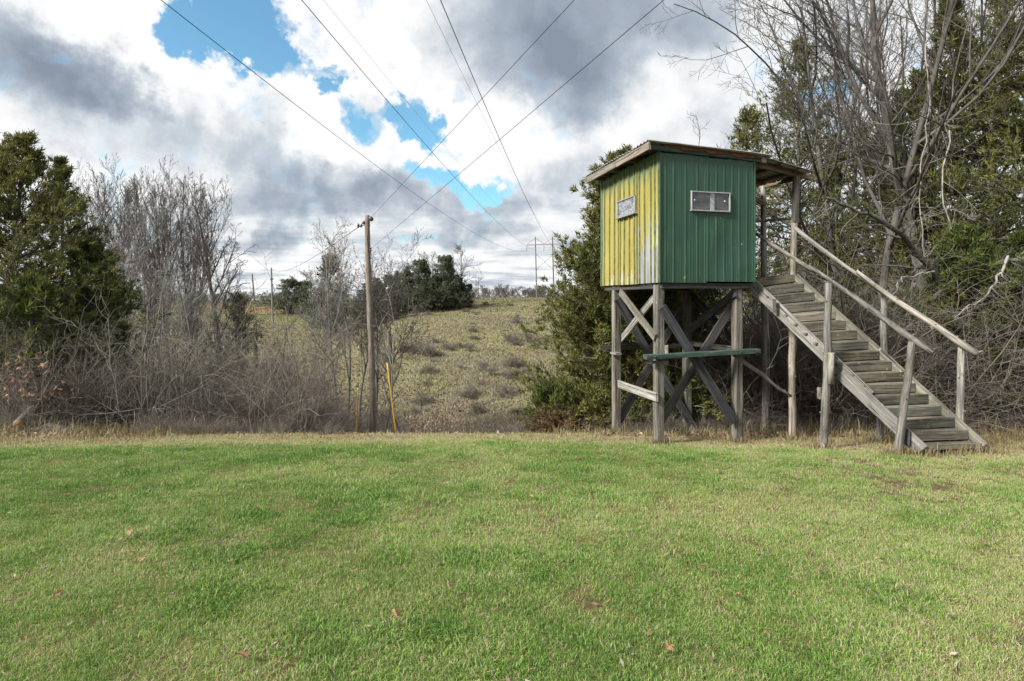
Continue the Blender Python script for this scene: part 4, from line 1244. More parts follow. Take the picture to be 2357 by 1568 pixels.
gf = np.random.default_rng(19)
feet = [B(u, w, 0) for (u, w) in posts.values()] + [P(1825, 1005, 9.9), P(1763, 985, 11.3), P(1893, 1036, 8.70), P(2062, 1037, 8.02), P(2022, 1022, 9.3), P(2124, 1036, 7.93), P(2258, 1030, 8.22), P(2190, 1033, 8.1)]
fx = np.concatenate([np.full(260, f.x) for f in feet]); fy = np.concatenate([np.full(260, f.y) for f in feet])
fa = gf.random(len(fx)) * 6.28; fr = .07 + np.abs(gf.normal(size=len(fx))) * .13
fx = fx + np.cos(fa) * fr; fy = fy + np.sin(fa) * fr
blades('dry_grass', fx, fy, gf.uniform(.06, .24, len(fx)), np.full(len(fx), .0042), np.clip(gf.normal(.42, .25, len(fx)), 0, 1), gf.uniform(.1, .8, len(fx)), L_DRY, 20)

# grass tufts and pale weeds over the far field
N2 = 100000
yy = 45 * (170 / 45) ** (g.random(N2)); xx = (g.random(N2) * 2 - 1) * (yy * .52 + 4) - yy * .16
pl_ = fbm(xx, yy, .10, 91, 4); br_ = fbm(xx, yy, .22, 95, 4)
n = len(xx)
tint = .44 + (br_ - .5) * 1.1 + (fbm(xx, yy, .05, 97, 4) - .5) * 1.0 + g.normal(size=n) * .10 - .14 * sstep(yy, 60, 45)
pale_zone = sstep(pl_, .46, .60) * (1 - .75 * sstep(yy, 80, 120))
tint = np.where(g.random(n) < .30 * pale_zone + .012, g.uniform(.80, 1.0, n), np.minimum(tint, .80))
tint = np.where(sstep(yy, 100, 130) > g.random(n), np.clip(tint, .35, .62), tint)
blades('field_grass', xx, yy, g.uniform(.14, .42, n) * (.6 + br_), .016 + .00055 * yy + g.uniform(0, .014, n), np.clip(tint, 0, 1), np.clip(g.uniform(.2, .95, n), 0, .95), L_FIELD, 14)

# leaf litter
def litter(name, x, y, size, seed, m, lift=.012):
    g = np.random.default_rng(seed); n = len(x)
    c = np.stack([x, y, H(x, y) + lift + g.random(n) * .03], -1)
    a = g.random(n) * 2 * np.pi
    t1 = np.stack([np.cos(a), np.sin(a), g.normal(size=n) * .35], -1); t2 = np.stack([-np.sin(a), np.cos(a), g.normal(size=n) * .35], -1)
    s = (size * g.uniform(.6, 1.3, n))[:, None]
    V = np.stack([c - t1 * s, c - t2 * s * .5 + t1 * s * .1, c + t1 * s, c + t2 * s * .5], 1).reshape(-1, 3)
    Q = np.arange(4 * n).reshape(-1, 4)
    return link(name, mesh_arrays(name, V, Q, None, [m], False, dict(tint=np.repeat(g.random(n) ** 1.3, 4))), kind='stuff')
N3 = 42000
yy = 9.6 + 16 * g.random(N3) ** 1.5; xx = (g.random(N3) * 2 - 1) * (yy * .92 + 1)
keep = g.random(N3) < np.maximum(sstep(yy, 11, 13) * .9, sstep(yy, 9.8, 11) * (sstep(xx, 1, 2.5) + sstep(-xx, 6.5, 8.5)))
litter('leaf_litter', xx[keep], yy[keep], np.full(keep.sum(), .055), 15, L_LITTER)
N4 = 520
yy = 2.0 + 7.5 * g.random(N4); xx = (g.random(N4) * 2 - 1) * (yy * .92 + .5)
litter('leaf_crumbs', xx, yy, np.full(N4, .017), 16, L_LITTER, .02)

# single fallen oak leaves on the lawn
def oak_leaf(seed):
    g = random.Random(seed)
    out_ = []
    prof = [(0, .05), (.12, .10), (.2, .30), (.27, .14), (.4, .42), (.5, .17), (.64, .46), (.73, .2), (.85, .30), (.93, .14), (1, .02)]
    V = [(0, 0, 0)]
    mids = []; L_, R_ = [], []
    for (t, w) in prof:
        z = .18 * math.sin(t * 3.1) + .05 * g.random()
        mids.append((t - .5, 0, z)); L_.append((t - .5 + .03, w * g.uniform(.8, 1.1), z + .22 * w + g.uniform(0, .12))); R_.append((t - .5 + .03, -w * g.uniform(.8, 1.1), z + .28 * w + g.uniform(0, .12)))
    V = mids + L_ + R_; k = len(prof); Q = []
    for i in range(k - 1):
        Q.append((i, i + 1, k + i + 1, k + i)); Q.append((i + 1, i, 2*k + i, 2*k + i + 1))
    V += [(-.5, .012, .02), (-.5, -.012, .02), (-.72, 0, -.02)]
    T = [(3*k, 3*k + 2, 3*k + 1)]
    me = mesh_arrays('fallen_leaf', V, Q, T, [L_TAN], False, dict(tint=np.array([g.uniform(.15, .9)] * (3*k + 3))))
    return me
leaf_mesh = [oak_leaf(i) for i in range(4)]
leaves = [(912, 1438, .13, 'curled brown oak leaf standing up in the grass at the middle of the bottom lawn'),
          (1872, 1322, .12, 'pale tan oak leaf standing upright on the right lawn'),
          (1622, 1330, .11, 'thin brown oak leaf lying in the grass left of the pale upright leaf'),
          (553, 1524, .12, 'dark reddish brown leaf lying at the bottom edge of the lawn'),
          (300, 1236, .11, 'small tan leaf on the far left lawn, farthest of the left leaves'),
          (298, 1290, .12, 'rust brown leaf, left one of two leaves close together'),
          (330, 1300, .11, 'rust brown leaf, right one of two leaves close together'),
          (135, 1382, .09, 'small tan leaf low on the left lawn'),
          (1222, 1155, .10, 'small brown leaf on the central lawn below the blind'),
          (1540, 1507, .10, 'crumpled whitish dead leaf at the bottom of the right lawn'),
          (2022, 1300, .10, 'grey white dead leaf on the right lawn beside bare soil'),
          (2262, 1260, .11, 'rust brown leaf on the bare patch at the right edge'),
          (1700, 1388, .09, 'whitish scrap of dead leaf on the right lawn'),
          (1650, 1090, .10, 'brown leaf on the lawn in front of the blind posts')]
for i, (px, py, s, lab) in enumerate(leaves):
    q = ground_hit(px, py)
    if q is None: continue
    o = link('fallen_leaf', leaf_mesh[i % 4], None, lab, 'leaf', 'fallen oak leaves on the lawn')
    o.location = q + Vector((0, 0, .03 + s * .12)); s *= .62; o.scale = (s, s, s)
    stand = i in (0, 1, 2)
    o.rotation_euler = (random.uniform(-.4, .4), -1.0 if stand else random.uniform(-.4, .3), random.uniform(0, 6.28))
    if stand: o.location.z += s * .28

# ================================================================== CEDARS
big = cedar(101, 6.2, 2.15, 430, .15, .01, 1.35, .115, .0145, 8, .12, (-.02, 0, 0), .02, .25, 1.0, .38, .44)
cedar_obj(big, on(1447, 13.1), L_CEDAR, 'dense olive cedar standing close behind the yellow wall of the blind', rz=1.0)
cedar_obj(cedar(102, 7.35, 2.55, 200, .17, .12, 1.15, .115, .0145, 7, .30, (.0, 0, 0), .04, .34), on(15, 14.6), L_CEDAR, 'large dark cedar at the left edge of the photo, tallest of the left cedars', rz=.4)
cedar_obj(cedar(103, 7.7, 1.7, 105, .11, .2, 1.1, .13, .018, 5, .36, (0, 0, 0), .04, .3), on(140, 17.0), L_CEDAR, 'slim cedar with a pointed top right behind the large left cedar', rz=2.4)
cedar_obj(cedar(104, 4.9, 1.75, 105, .10, .30, 1.15, .115, .0145, 7, .38), on(195, 15.2), L_CEDARG, 'lower green cedar whose boughs reach over the bare shrubs at left', rz=.9)
cedar_obj(cedar(105, 3.4, 1.4, 70, .09, .30, 1.0, .13, .017, 4, .4), on(75, 13.3), L_CEDARG, 'short bushy green cedar under the large cedar at the left edge', rz=3.1)
cedar_obj(cedar(106, 11.4, 2.8, 160, .16, .24, 1.0, .15, .020, 4, .58), on(1835, 18.5), L_CEDAR, 'tall thin cedar behind the blind roof seen through bare branches', rz=.2)
cedar_obj(cedar(107, 10.6, 2.3, 200, .16, .24, 1.0, .13, .018, 5, .55), on(2225, 14.3), L_CEDAR, 'tall dark cedar behind the big grey tree at right', rz=1.7)
cedar_obj(cedar(108, 12.5, 2.5, 230, .18, .14, 1.0, .13, .018, 5, .42), on(2375, 13.4), L_CEDAR, 'tall dark cedar at the right edge of the photo', rz=2.9)
cedar_obj(cedar(109, 9.6, 2.6, 150, .15, .2, .9, .16, .022, 4, .52), on(2010, 21.0), L_CEDAR, 'sparse cedar far back between the bare trunks at right', rz=.5)
cedar_obj(cedar(131, 10.2, 2.6, 150, .15, .2, 1.0, .15, .020, 4, .55), on(2110, 19.0), L_CEDAR, 'dark cedar filling the gap between the leaning tree and the slender bare tree', rz=.7)
cedar_obj(cedar(132, 14.2, 2.9, 180, .18, .24, 1.0, .15, .020, 4, .52), on(2300, 19.5), L_CEDAR, 'tallest dark cedar at upper right behind the thick bare trunk', rz=2.2)
cedar_obj(cedar(133, 8.6, 2.4, 130, .15, .14, 1.0, .15, .020, 4, .56), on(1740, 17.0), L_CEDAR, 'olive cedar right behind the porch roof', rz=1.1)
cedar_obj(cedar(134, 5.2, 2.0, 120, .12, .05, 1.0, .14, .02, 4, .42), on(1900, 17.5), L_CEDAR, 'low olive cedar in the thicket behind the upper stairs', rz=1.9)
cedar_obj(cedar(135, 8.8, 1.8, 120, .13, .2, 1.0, .12, .016, 6, .56), on(2105, 15.0), L_CEDAR, 'slim olive cedar between the slender tree and the large leaning tree', rz=2.6)
cedar_obj(cedar(136, 7.4, 1.7, 110, .12, .16, 1.0, .12, .016, 6, .56), on(1945, 15.6), L_CEDAR, 'olive cedar left of the slender bare tree behind the handrails', rz=.6)
cedar_obj(cedar(110, 6.95, .9, 60, .10, .25, .9, .10, .012, 3, .5, (0, 0, 0), .01, .3), on(1514, 15.0), L_CEDAR, 'narrow cedar hidden by the blind with its tip showing over the roof', rz=.8)
cedar_obj(cedar(111, 4.4, 1.9, 130, .09, .02, .9, .13, .016, 4, .35), on(1600, 14.2), L_CEDARG, 'low green cedar seen between the legs of the blind', rz=2.2)
cedar_obj(cedar(112, 4.0, 1.6, 130, .08, .10, 1.1, .10, .013, 6, .32), on(2205, 11.9), L_CEDARG, 'bright green young cedar behind the lower stair handrail', rz=1.2)
cedar_obj(cedar(113, 3.9, 1.7, 130, .08, .12, 1.1, .10, .013, 6, .32), on(2335, 12.2), L_CEDARG, 'bright green young cedar at the right edge beyond the stair foot', rz=.3)
cedar_obj(cedar(114, 7.2, 1.6, 90, .11, .38, .9, .15, .02, 4, .35), on(548, 28.0), L_CEDAR, 'dark cedar bush rising beside the right end of the left treeline', rz=.3)
cedar_obj(cedar(115, 1.0, .75, 50, .03, .02, .8, .09, .013, 4, .3), on(1262, 12.4), L_CEDARG, 'tiny green cedar seedling at the foot of the big cedar', rz=.3)
# far cedars
fc = [cedar(120 + i, 8.6, (2.5, 3.0, 2.3)[i], 110, .14, .03, .8, .30, .045, 5, .34, (0, 0, 0), .05, .2, .8, 1.25, (.62, .42, .75)[i]) for i in range(3)]
far_spots = [(868, 640, 112, 1.25), (893, 636, 118, 1.2), (916, 622, 120, 1.1), (938, 612, 117, 1.0), (965, 601, 119, 1.0), (987, 606, 122, 1.0), (1006, 627, 118, 1.2),
             (1022, 592, 120, 1.05), (1041, 600, 124, 1.1), (1062, 640, 122, 1.1), (1079, 655, 123, .9), (980, 640, 114, 1.1), (1050, 645, 119, 1.0), (850, 655, 105, 1.3), (905, 660, 108, 1.0)]
protos = []
for i, (px, py, d, w) in enumerate(far_spots):
    b_ = on(px, d); h = EYE + (690 - py) / F * d - b_.z; s = h / 9.0
    lab = 'dark cedar in the row along the crest of the far hill'
    if i < 3:
        protos.append(cedar_obj(fc[i], b_, L_CEDARF, lab, 'cedars along the far hill crest', rz=i * 1.3, sc=(s * w * 1.15, s * w * 1.15, s)))
    else:
        copy_tree(protos[i % 3], b_, i * 2.1, (s * w * 1.15, s * w * 1.15, s), lab)
for (px, py, d, w, lab) in [(756, 592, 108, .85, 'pointed dark cedar standing behind the pale bare tree in the draw'), (662, 645, 134, 1.75, 'round dark cedar bush at the left end of the grove in the left field'),
                            (694, 650, 134, 1.7, 'round dark cedar bush, right one of the pair in the left field'), (735, 665, 112, 1.0, 'low dark cedar at the foot of the pointed cedar in the draw'), (775, 680, 100, 1.2, 'low spreading cedar between the bare trees of the draw')]:
    b_ = on(px, d); h = EYE + (690 - py) / F * d - b_.z; s = h / 9.0
    copy_tree(protos[1], b_, px, (s * w * 1.1, s * w * 1.1, s), lab, 'scattered cedars on the far slope')

# ================================================================== BARE TREES
# the big trees at right
wal = [(13, 30, .42, 9, 6, .035, .07), (9, 38, .48, 6, 4, .055, .09), (6, 42, .46, 4, 3, .055, .12), (3, 44, .42, 2, 3, .06, .14)]
thin = [(10, 32, .36, 8, 5, .04, .06), (7, 38, .48, 5, 4, .05, .09), (5, 42, .46, 4, 3, .05, .11), (3, 44, .42, 2, 3, .05, .13)]
swp = [(13, 46, .52, 9, 6, .035, .07), (8, 40, .50, 6, 4, .055, .10), (6, 44, .46, 4, 3, .055, .12), (4, 44, .42, 2, 3, .06, .14)]
tree_obj('bare_tree', bare_tree(201, 12.5, .165, wal, (-.22, -.02, 0), .05, .02, 1, np.array([-.035, -.01, 0]), .36, .0045), on(2195, 13.6), B_GREY, 'large grey bare tree leaning left with limbs sweeping over the stairs')
tree_obj('bare_tree', bare_tree(202, 12.5, .12, swp, (-.05, -.02, 0), .045, .03, 1, np.array([-.045, -.02, 0]), .30, .0045), on(2018, 14.6), B_GREY, 'slender straight bare tree rising behind the stair handrails')
tree_obj('bare_tree', bare_tree(203, 13.5, .18, wal, (.03, -.02, 0), .04, .03, 1, np.array([-.02, -.03, 0]), .36, .0045), on(2312, 13.2), B_GREY, 'thick bare trunk near the right edge with pale twigs')
tree_obj('bare_tree', bare_tree(204, 11.5, .12, swp, (-.34, -.05, 0), .05, .04, 1, np.array([-.04, -.02, 0]), .25, .0045), on(2000, 16.0), B_GREY, 'bare tree leaning far left above the blind roof')
tree_obj('bare_tree', bare_tree(205, 14.0, .14, wal[:3] + [(3, 45, .42, 2, 3, .05, .15)], (-.10, 0, 0), .05, .03, 1, np.array([-.02, 0, 0]), .25, .005), on(2110, 18.5), B_DARK, 'dark bare tree standing farther back among the cedars at right')
tree_obj('bare_tree', bare_tree(206, 11.0, .13, wal[:3] + [(3, 45, .42, 2, 3, .05, .18)], (-.12, 0, 0), .05, .03, 1, np.array([-.03, 0, 0]), .3, .005), on(1905, 20.0), B_DARK, 'thin dark bare tree behind the porch roof')
for i, (px, d, h, r, lean, lb) in enumerate([(2150, 15.5, 13.0, .09, -.02, 'thin upright bare tree between the leaning tree and the thick right trunk'), (2255, 15.0, 12.5, .08, -.10, 'thin bare tree leaning left just left of the thick right trunk'),
        (1955, 17.5, 12.0, .08, -.04, 'thin upright bare tree left of the slender handrail tree'), (2360, 14.0, 12.5, .11, -.05, 'bare tree at the very right edge of the photo'), (2075, 16.5, 13.0, .075, .02, 'thin pale bare tree just right of the slender handrail tree')]):
    tree_obj('bare_tree', bare_tree(310 + i, h, r, thin, (lean, -.02, 0), .03, .03, 1, np.array([-.012, -.01, 0]), .40, .0045), on(px, d), B_GREY if i % 2 else B_TWIG, lb)
# long dead limbs and vines in front of the right thicket
def limb(name, pts, r0, r1, m, label, seed, twigs=14, cat='branch', bend=.0):
    g = np.random.default_rng(seed)
    pts = [np.array(tuple(p)) for p in pts]
    t = np.linspace(0, 1, 16); src = np.linspace(0, 1, len(pts))
    Pm = np.stack([np.interp(t, src, [p[k] for p in pts]) for k in range(3)], -1)
    for _ in range(2): Pm[1:-1] = (Pm[:-2] + Pm[1:-1] * 2 + Pm[2:]) / 4
    Pm[1:-1] += g.normal(size=(14, 3)) * .025
    Pt = Pm[None]; Rd = taper(np.array([r0]), np.array([r1]), 15)
    v, q_ = tubes(Pt, Rd, 7)
    o = thing(name, Vector(Pm[0]), label, cat)
    L = np.array([np.linalg.norm(Pm[-1] - Pm[0])])
    link('stem', mesh_arrays('stem', v - Pm[0], q_, None, [m], True), o)
    if twigs:
        S, D, L2, rr = spawn(g, Pt, Rd, L, twigs, .25, 1, 50, .26, .5)
        P2 = grow(g, S, D, L2, 5, .16, -.02, None, .04); R2 = taper(np.maximum(rr, .005), np.full(len(S), .003), 5)
        v2, q2 = tubes(P2, R2, 4)
        S, D, L3, rr = spawn(g, P2, R2, L2, 5, .2, 1, 50, .5, .6)
        P3 = grow(g, S, D, L3, 4, .18, .0, None, .05); v3, q3 = tubes(P3, taper(np.full(len(S), .0045), np.full(len(S), .0025), 4), 3)
        link('twig', mesh_arrays('twig', np.concatenate([v2, v3]) - Pm[0], np.concatenate([q2, q3 + len(v2)]), None, [m], True), o, kind='stuff')
    return o
limb('dead_limb', [P(2225, 745, 12.6), P(2120, 575, 11.8), P(2000, 490, 11.2), P(1900, 455, 11)], .085, .02, B_DARK, 'dark curved dead limb arching behind the upper handrail', 301)
limb('dead_limb', [P(2120, 700, 12.2), P(2250, 620, 11.8), P(2357, 590, 11.5), P(2440, 585, 11.5)], .05, .035, B_GREY, 'long grey dead limb lying level at the right edge above the green cedars', 302, 18)
limb('dead_limb', [P(2320, 590, 11.4), P(2300, 640, 11.2), P(2245, 700, 11), P(2190, 730, 10.9)], .028, .008, B_PALE, 'pale crooked dead branch hanging in front of the green cedars', 303, 9)
limb('dead_limb', [P(2150, 625, 11.6), P(2075, 640, 11.4), P(2040, 700, 11.2)], .022, .007, B_PALE, 'short pale forked branch drooping above the upper handrail', 304, 10)
limb('vine', [P(2185, 300, 12.6), P(2165, 450, 12.4), P(2195, 560, 12.2), P(2180, 690, 12.3)], .018, .010, B_PALE, 'pale hanging vine beside the large leaning tree', 305, 18)
limb('vine', [P(2015, 740, 12.2), P(2090, 690, 12), P(2115, 620, 12), P(2160, 560, 12.2)], .022, .012, B_BROWN, 'reddish brown vine curving up behind the handrails', 306, 3)
limb('vine', [P(2130, 100, 12.8), P(2140, 260, 12.6), P(2110, 420, 12.6), P(2130, 600, 12.5)], .014, .010, B_PALE, 'thin pale vine hanging in front of the leaning trunk', 307, 16)
limb('fallen_branch', [P(338, 980, 11.8), P(375, 992, 11.2), P(405, 1004, 10.6)], .03, .022, B_GREY, 'straight fallen pole lying aslant at the foot of the left thicket', 308, 0)
limb('fallen_branch', [P(205, 1012, 10.6), P(280, 1004, 10.5)], .014, .006, B_PALE, 'thin pale stick lying on the dry grass at left', 309, 4)

# tall bare trees of the left treeline
upr = [(14, 23, .40, 7, 5, .07, .04), (8, 28, .50, 5, 4, .07, .05), (6, 32, .45, 4, 3, .06, .06), (4, 34, .42, 2, 3, .05, .08)]
tall_src = [bare_tree(220 + i, 14.0, .15, upr, ((-.04, .05, 0)[i % 3], 0, 0), .035, .02, 1, None, .30, .0085) for i in range(4)]
tops = [(178, 372, 29), (200, 388, 27), (228, 383, 30), (256, 398, 32), (281, 404, 27), (305, 396, 29), (330, 408, 31), (352, 402, 27), (374, 392, 28), (397, 390, 31), (418, 400, 27), (440, 408, 30), (466, 402, 28)]
lab = 'tall bare grey tree with upswept branches in the left treeline'
left_protos = []
for i, (px, py, d) in enumerate(tops):
    b_ = on(px, d); h = EYE + (690 - py) / F * d - b_.z; s = h / 14.0 * .84
    if i < 4:
        left_protos.append(tree_obj('bare_tree', tall_src[i], b_, B_DARK if i != 1 else B_GREY, lab, 'tree', 'bare trees of the left treeline', i * .8, (s * .8, s * .8, s)))
    else:
        copy_tree(left_protos[i % 4], b_, i * 1.7, (s * .85, s * .85, s), lab)
b_ = on(503, 27); h = (EYE + (690 - 397) / F * 27 - b_.z) * .88
tree_obj('bare_tree', bare_tree(230, h, .16, [(13, 30, .28, 7, 5, .05, .09), (8, 36, .48, 5, 4, .05, .11), (5, 40, .46, 4, 3, .04, .13), (4, 40, .46, 2, 3, .03, .14)], (.0, 0, 0), .05, .02, 1, None, .30, .0085), b_, B_GREY, 'bare tree with crooked spreading limbs, rightmost of the left treeline')
# smaller pale trees standing in the brush at left
sap = [(10, 34, .50, 6, 4, .05, .12), (7, 40, .50, 4, 3, .03, .15), (5, 42, .50, 3, 3, .03, .16)]
sap_src = [bare_tree(240 + i, 6.5, .055, sap, ((.10, -.08, .02)[i], 0, 0), .06, .02, 1, None, .22, .006) for i in range(3)]
sap_spots = [(255, 640, 20), (285, 600, 23), (310, 655, 19), (335, 585, 22), (365, 615, 21), (395, 640, 24), (420, 600, 23), (450, 660, 21), (480, 650, 24), (240, 700, 17), (330, 740, 17), (410, 745, 16), (520, 745, 22), (560, 800, 19), (610, 830, 18), (470, 780, 17), (655, 800, 20), (160, 760, 16)]
sap_p = []
for i, (px, py, d) in enumerate(sap_spots):
    b_ = on(px, d); h = EYE + (690 - py) / F * d - b_.z; s = h / 6.5
    lab = 'small pale bare tree standing in the left brush'
    if i < 3: sap_p.append(tree_obj('sapling', sap_src[i], b_, B_PALE if i < 2 else B_GREY, lab, 'sapling', 'small bare trees in the left brush', i * 1.1, (s, s, s)))
    else: copy_tree(sap_p[i % 3], b_, i * 1.9, (s * 1.1, s * 1.1, s), lab)
# trees of the draw behind the utility pole
draw = [(772, 520, 38, 'pale bare tree left of the utility pole, tallest in the draw', B_PALE, .8), (803, 540, 41, 'grey bare tree just left of the utility pole', B_GREY, .8), (828, 548, 44, 'dark bare tree right behind the utility pole', B_DARK, .9),
        (862, 585, 42, 'bare tree with spreading twigs right of the utility pole', B_GREY, 1.1), (742, 640, 36, 'short bare tree at the left end of the draw', B_PALE, .9), (893, 640, 40, 'low bare tree at the right end of the draw', B_GREY, 1.1)]
for i, (px, py, d, lab, m_, w) in enumerate(draw):
    b_ = on(px, d); h = (EYE + (690 - py) / F * d - b_.z) * .88
    tree_obj('bare_tree', bare_tree(260 + i, h, .0105 * h, [(13, 30, .40, 6, 5, .05, .10), (7, 36, .50, 5, 3, .04, .13), (5, 40, .48, 3, 3, .04, .15), (3, 40, .5, 2, 3, .03, .16)], (.03 * (i - 2), 0, 0), .04, .02, 1, None, .30, .011), b_, m_, lab, sc=(w, w, 1))
b_ = on(886, 21)
tree_obj('sapling', bare_tree(270, 4.6, .05, [(7, 40, .55, 5, 4, .04, .16), (5, 42, .5, 4, 3, .02, .18)], (.05, 0, 0), .08, .02, 1, None, .3, .006), b_, B_PALE, 'pale forked sapling between the utility pole and the right yellow guard', 'sapling')
b_ = on(925, 26)
tree_obj('sapling', bare_tree(271, 4.6, .055, [(9, 36, .5, 5, 4, .04, .13), (6, 42, .5, 4, 3, .02, .16), (4, 42, .5, 3, 3, .02, .16)], (0, 0, 0), .06, .02, 1, None, .25, .007), b_, B_DARK, 'dark thin sapling right of the yellow guards', 'sapling')
b_ = on(652, 19)
tree_obj('sapling', bare_tree(272, 4.4, .05, [(9, 36, .45, 5, 4, .04, .13), (6, 42, .5, 4, 3, .02, .16)], (0, 0, 0), .05, .02, 1, None, .25, .006), b_, B_DARK, 'dark straight sapling in the middle of the brush', 'sapling')
# trees on the skyline
sky_t = [(1060, 572, 126, 'bare tree at the right end of the far cedar row'), (1000, 588, 128, 'bare crown rising behind the middle of the far cedar row'), (948, 612, 128, 'bare crown rising behind the left part of the far cedar row'),
         (1100, 640, 190, 'small lone bare tree on the far crest'), (1148, 655, 200, 'tiny bare tree on the far skyline'), (676, 640, 138, 'bare tree in front of the round cedars in the left field'), (718, 628, 145, 'bare tree right of the round cedars'), (548, 672, 260, 'tiny bare tree at the left end of the field skyline'), (572, 674, 270, 'tiny bare tree beside the dark leaning pole'), (700, 632, 150, 'bare tree behind the round cedars')]
sk_src = bare_tree(280, 11, .16, [(12, 40, .46, 5, 4, .04, .13), (7, 42, .5, 4, 3, .03, .15), (5, 42, .5, 2, 3, .03, .15)], (0, 0, 0), .05, .02, 1, None, .25, .022)
skp = None
for i, (px, py, d, lab) in enumerate(sky_t):
    b_ = on(px, d); h = EYE + (690 - py) / F * d - b_.z; s = h / 11
    if skp is None: skp = tree_obj('bare_tree', sk_src, b_, B_GREY, lab, 'tree', 'bare trees on the far skyline', 0, (s, s, s))
    else: copy_tree(skp, b_, i * 1.3, (s * 1.15, s * 1.15, s), lab)
# broken snag
sn = on(584, 30); tp = P(587, 742, 30)
sg_ = thing('dead_snag', sn, 'broken dark snag beside the cedar bush at the edge of the field', 'snag')
log('trunk', sg_, [sn - Vector((0, 0, .3)), sn.lerp(tp, .6) + Vector((.1, 0, 0)), tp], [.16, .13, .10], B_DARK, 8, 6)

# ================================================================== UNDERGROWTH
def smesh(seed, **k):
    v, q_, _ = shrub_arrays(seed, **k); return v, q_
def proto_mesh(name, seed, m, **k):
    v, q_ = smesh(seed, **k); return mesh_arrays(name, v, q_, None, [m], True)
SH = [proto_mesh('shrub_shape', 401, B_TWIG, stems=7, h=2.5, spread=.55), proto_mesh('shrub_shape', 402, B_BROWN, stems=9, h=2.2, spread=.8),
      proto_mesh('shrub_shape', 403, B_TWIG, stems=6, h=2.8, spread=.5, arch=-.05), proto_mesh('shrub_shape', 404, B_BROWN, stems=12, h=1.6, spread=.9, lv=((9, 45, .5, 4, 3), (5, 45, .5, 3, 3)))]
SHB = [proto_mesh('shrub_shape', 405, B_BROWN, stems=8, h=2.5, spread=.7), proto_mesh('shrub_shape', 406, B_BROWN, stems=10, h=2.2, spread=.9), proto_mesh('shrub_shape', 407, B_DARK, stems=6, h=2.8, spread=.5, arch=-.05), SH[2]]
LOW = [proto_mesh('weed_shape', 411, B_BROWN, stems=26, h=.9, spread=.8, lv=((6, 32, .45, 3, 3),), r=.006, rmin=.003), proto_mesh('weed_shape', 412, B_TWIG, stems=22, h=.8, spread=1.0, lv=((6, 36, .45, 3, 3),), r=.006, rmin=.003)]
def zone(name, n, xf, y0, y1, s0, s1, protos, seed, keepf=None, pw=1.3, label=None):
    g = np.random.default_rng(seed)
    y = y0 + (y1 - y0) * g.random(n) ** pw
    x0, x1 = xf(y); x = x0 + (x1 - x0) * g.random(n)
    k = np.ones(n, bool) if keepf is None else g.random(n) < keepf(x, y)
    x, y = x[k], y[k]; m = len(x)
    pts = np.stack([x, y, H(x, y) - .03], -1)
    rot = np.stack([g.normal(size=m) * .10, g.normal(size=m) * .10, g.random(m) * 6.28], -1)
    s = s0 + (s1 - s0) * g.random(m)
    scatter(name, protos, pts, rot, s, g.integers(0, len(protos), m), label)
px_x = lambda px, y: (px - 1178.5) / F * y
zone('undergrowth', 330, lambda y: (px_x(-140, y), px_x(760, y)), 12.3, 26, .5, 1.45, SH, 421, lambda x, y: np.where(1178 + F * x / y > 690, np.where(y > 15, 0, .6), np.where(1178 + F * x / y > 560, .65, 1.0)), 1.0)
zone('undergrowth', 170, lambda y: (px_x(640, y), px_x(900, y)), 17, 42, .6, 1.45, SH, 422, lambda x, y: np.where((1178 + F * x / y > 735) & (y < 28), .0, .8), 1.0)
zone('undergrowth', 420, lambda y: (px_x(1640, y), px_x(2480, y)), 11.6, 21, .6, 1.55, SHB, 423, lambda x, y: np.where((y < 12.4) & (1178 + F * x / y < 1900), .4, 1.0), 1.3)
zone('undergrowth', 90, lambda y: (px_x(1480, y), px_x(1760, y)), 12.6, 18, .45, .9, SHB, 424)
zone('undergrowth', 65, lambda y: (px_x(880, y), px_x(1300, y)), 14, 40, .5, 1.1, LOW + SH[3:], 425, lambda x, y: np.where((1178 + F * x / y < 990) & (y < 26), .0, .6), 1.0)
zone('undergrowth', 170, lambda y: (px_x(-120, y), px_x(1000, y)), 11.0, 17, .3, .75, LOW, 426, lambda x, y: np.where((1178 + F * x / y > 780) & (1178 + F * x / y < 960), 0, np.where(1178 + F * x / y > 560, .25, 1.0)), 1.3)
zone('undergrowth', 240, lambda y: (px_x(1420, y), px_x(2480, y)), 10.9, 14, .3, .8, LOW, 427, None, 1.3)
# shrubs and weed clumps on the field
fsh = shrub_arrays(431, 30, 1.0, 1.3, ((8, 40, .5, 4, 3), (4, 42, .5, 2, 3)), .010, -.01, .008)
fmes = [mesh_arrays('weed_clump', fsh[0], fsh[1], None, [B_BROWN], True)]
for sd_, st_, sp_, mm in ((432, 18, .9, B_TWIG), (433, 40, 1.9, B_BROWN), (434, 14, .6, B_BROWN)):
    q3 = shrub_arrays(sd_, st_, 1.0, sp_, ((7, 42, .5, 4, 3), (4, 42, .5, 2, 3)), .010, -.01, .008)
    fmes.append(mesh_arrays('weed_clump', q3[0], q3[1], None, [mm], True))
spots = [(480, 600, 160), (870, 560, 110), (780, 520, 120), (490, 750, 150), (790, 715, 100), (1250, 700, 190), (1250, 465, 130), (1400, 475, 150), (860, 960, 130), (920, 1120, 140), (1160, 985, 80), (900, 385, 100),
         (1530, 272, 70), (1310, 262, 80), (400, 208, 90), (940, 85, 60), (1090, 88, 60), (830, 200, 50), (650, 545, 100), (350, 590, 150), (1370, 780, 100), (470, 860, 90), (1480, 535, 100), (290, 560, 110), (560, 600, 90), (700, 555, 90), (1340, 690, 90), (1290, 300, 90)]
gs = random.Random(77)
spots += [(gs.uniform(330, 1500), gs.uniform(420, 1150), gs.uniform(60, 150)) for _ in range(22)] + [(gs.uniform(350, 1500), gs.uniform(120, 400), gs.uniform(40, 80)) for _ in range(12)]
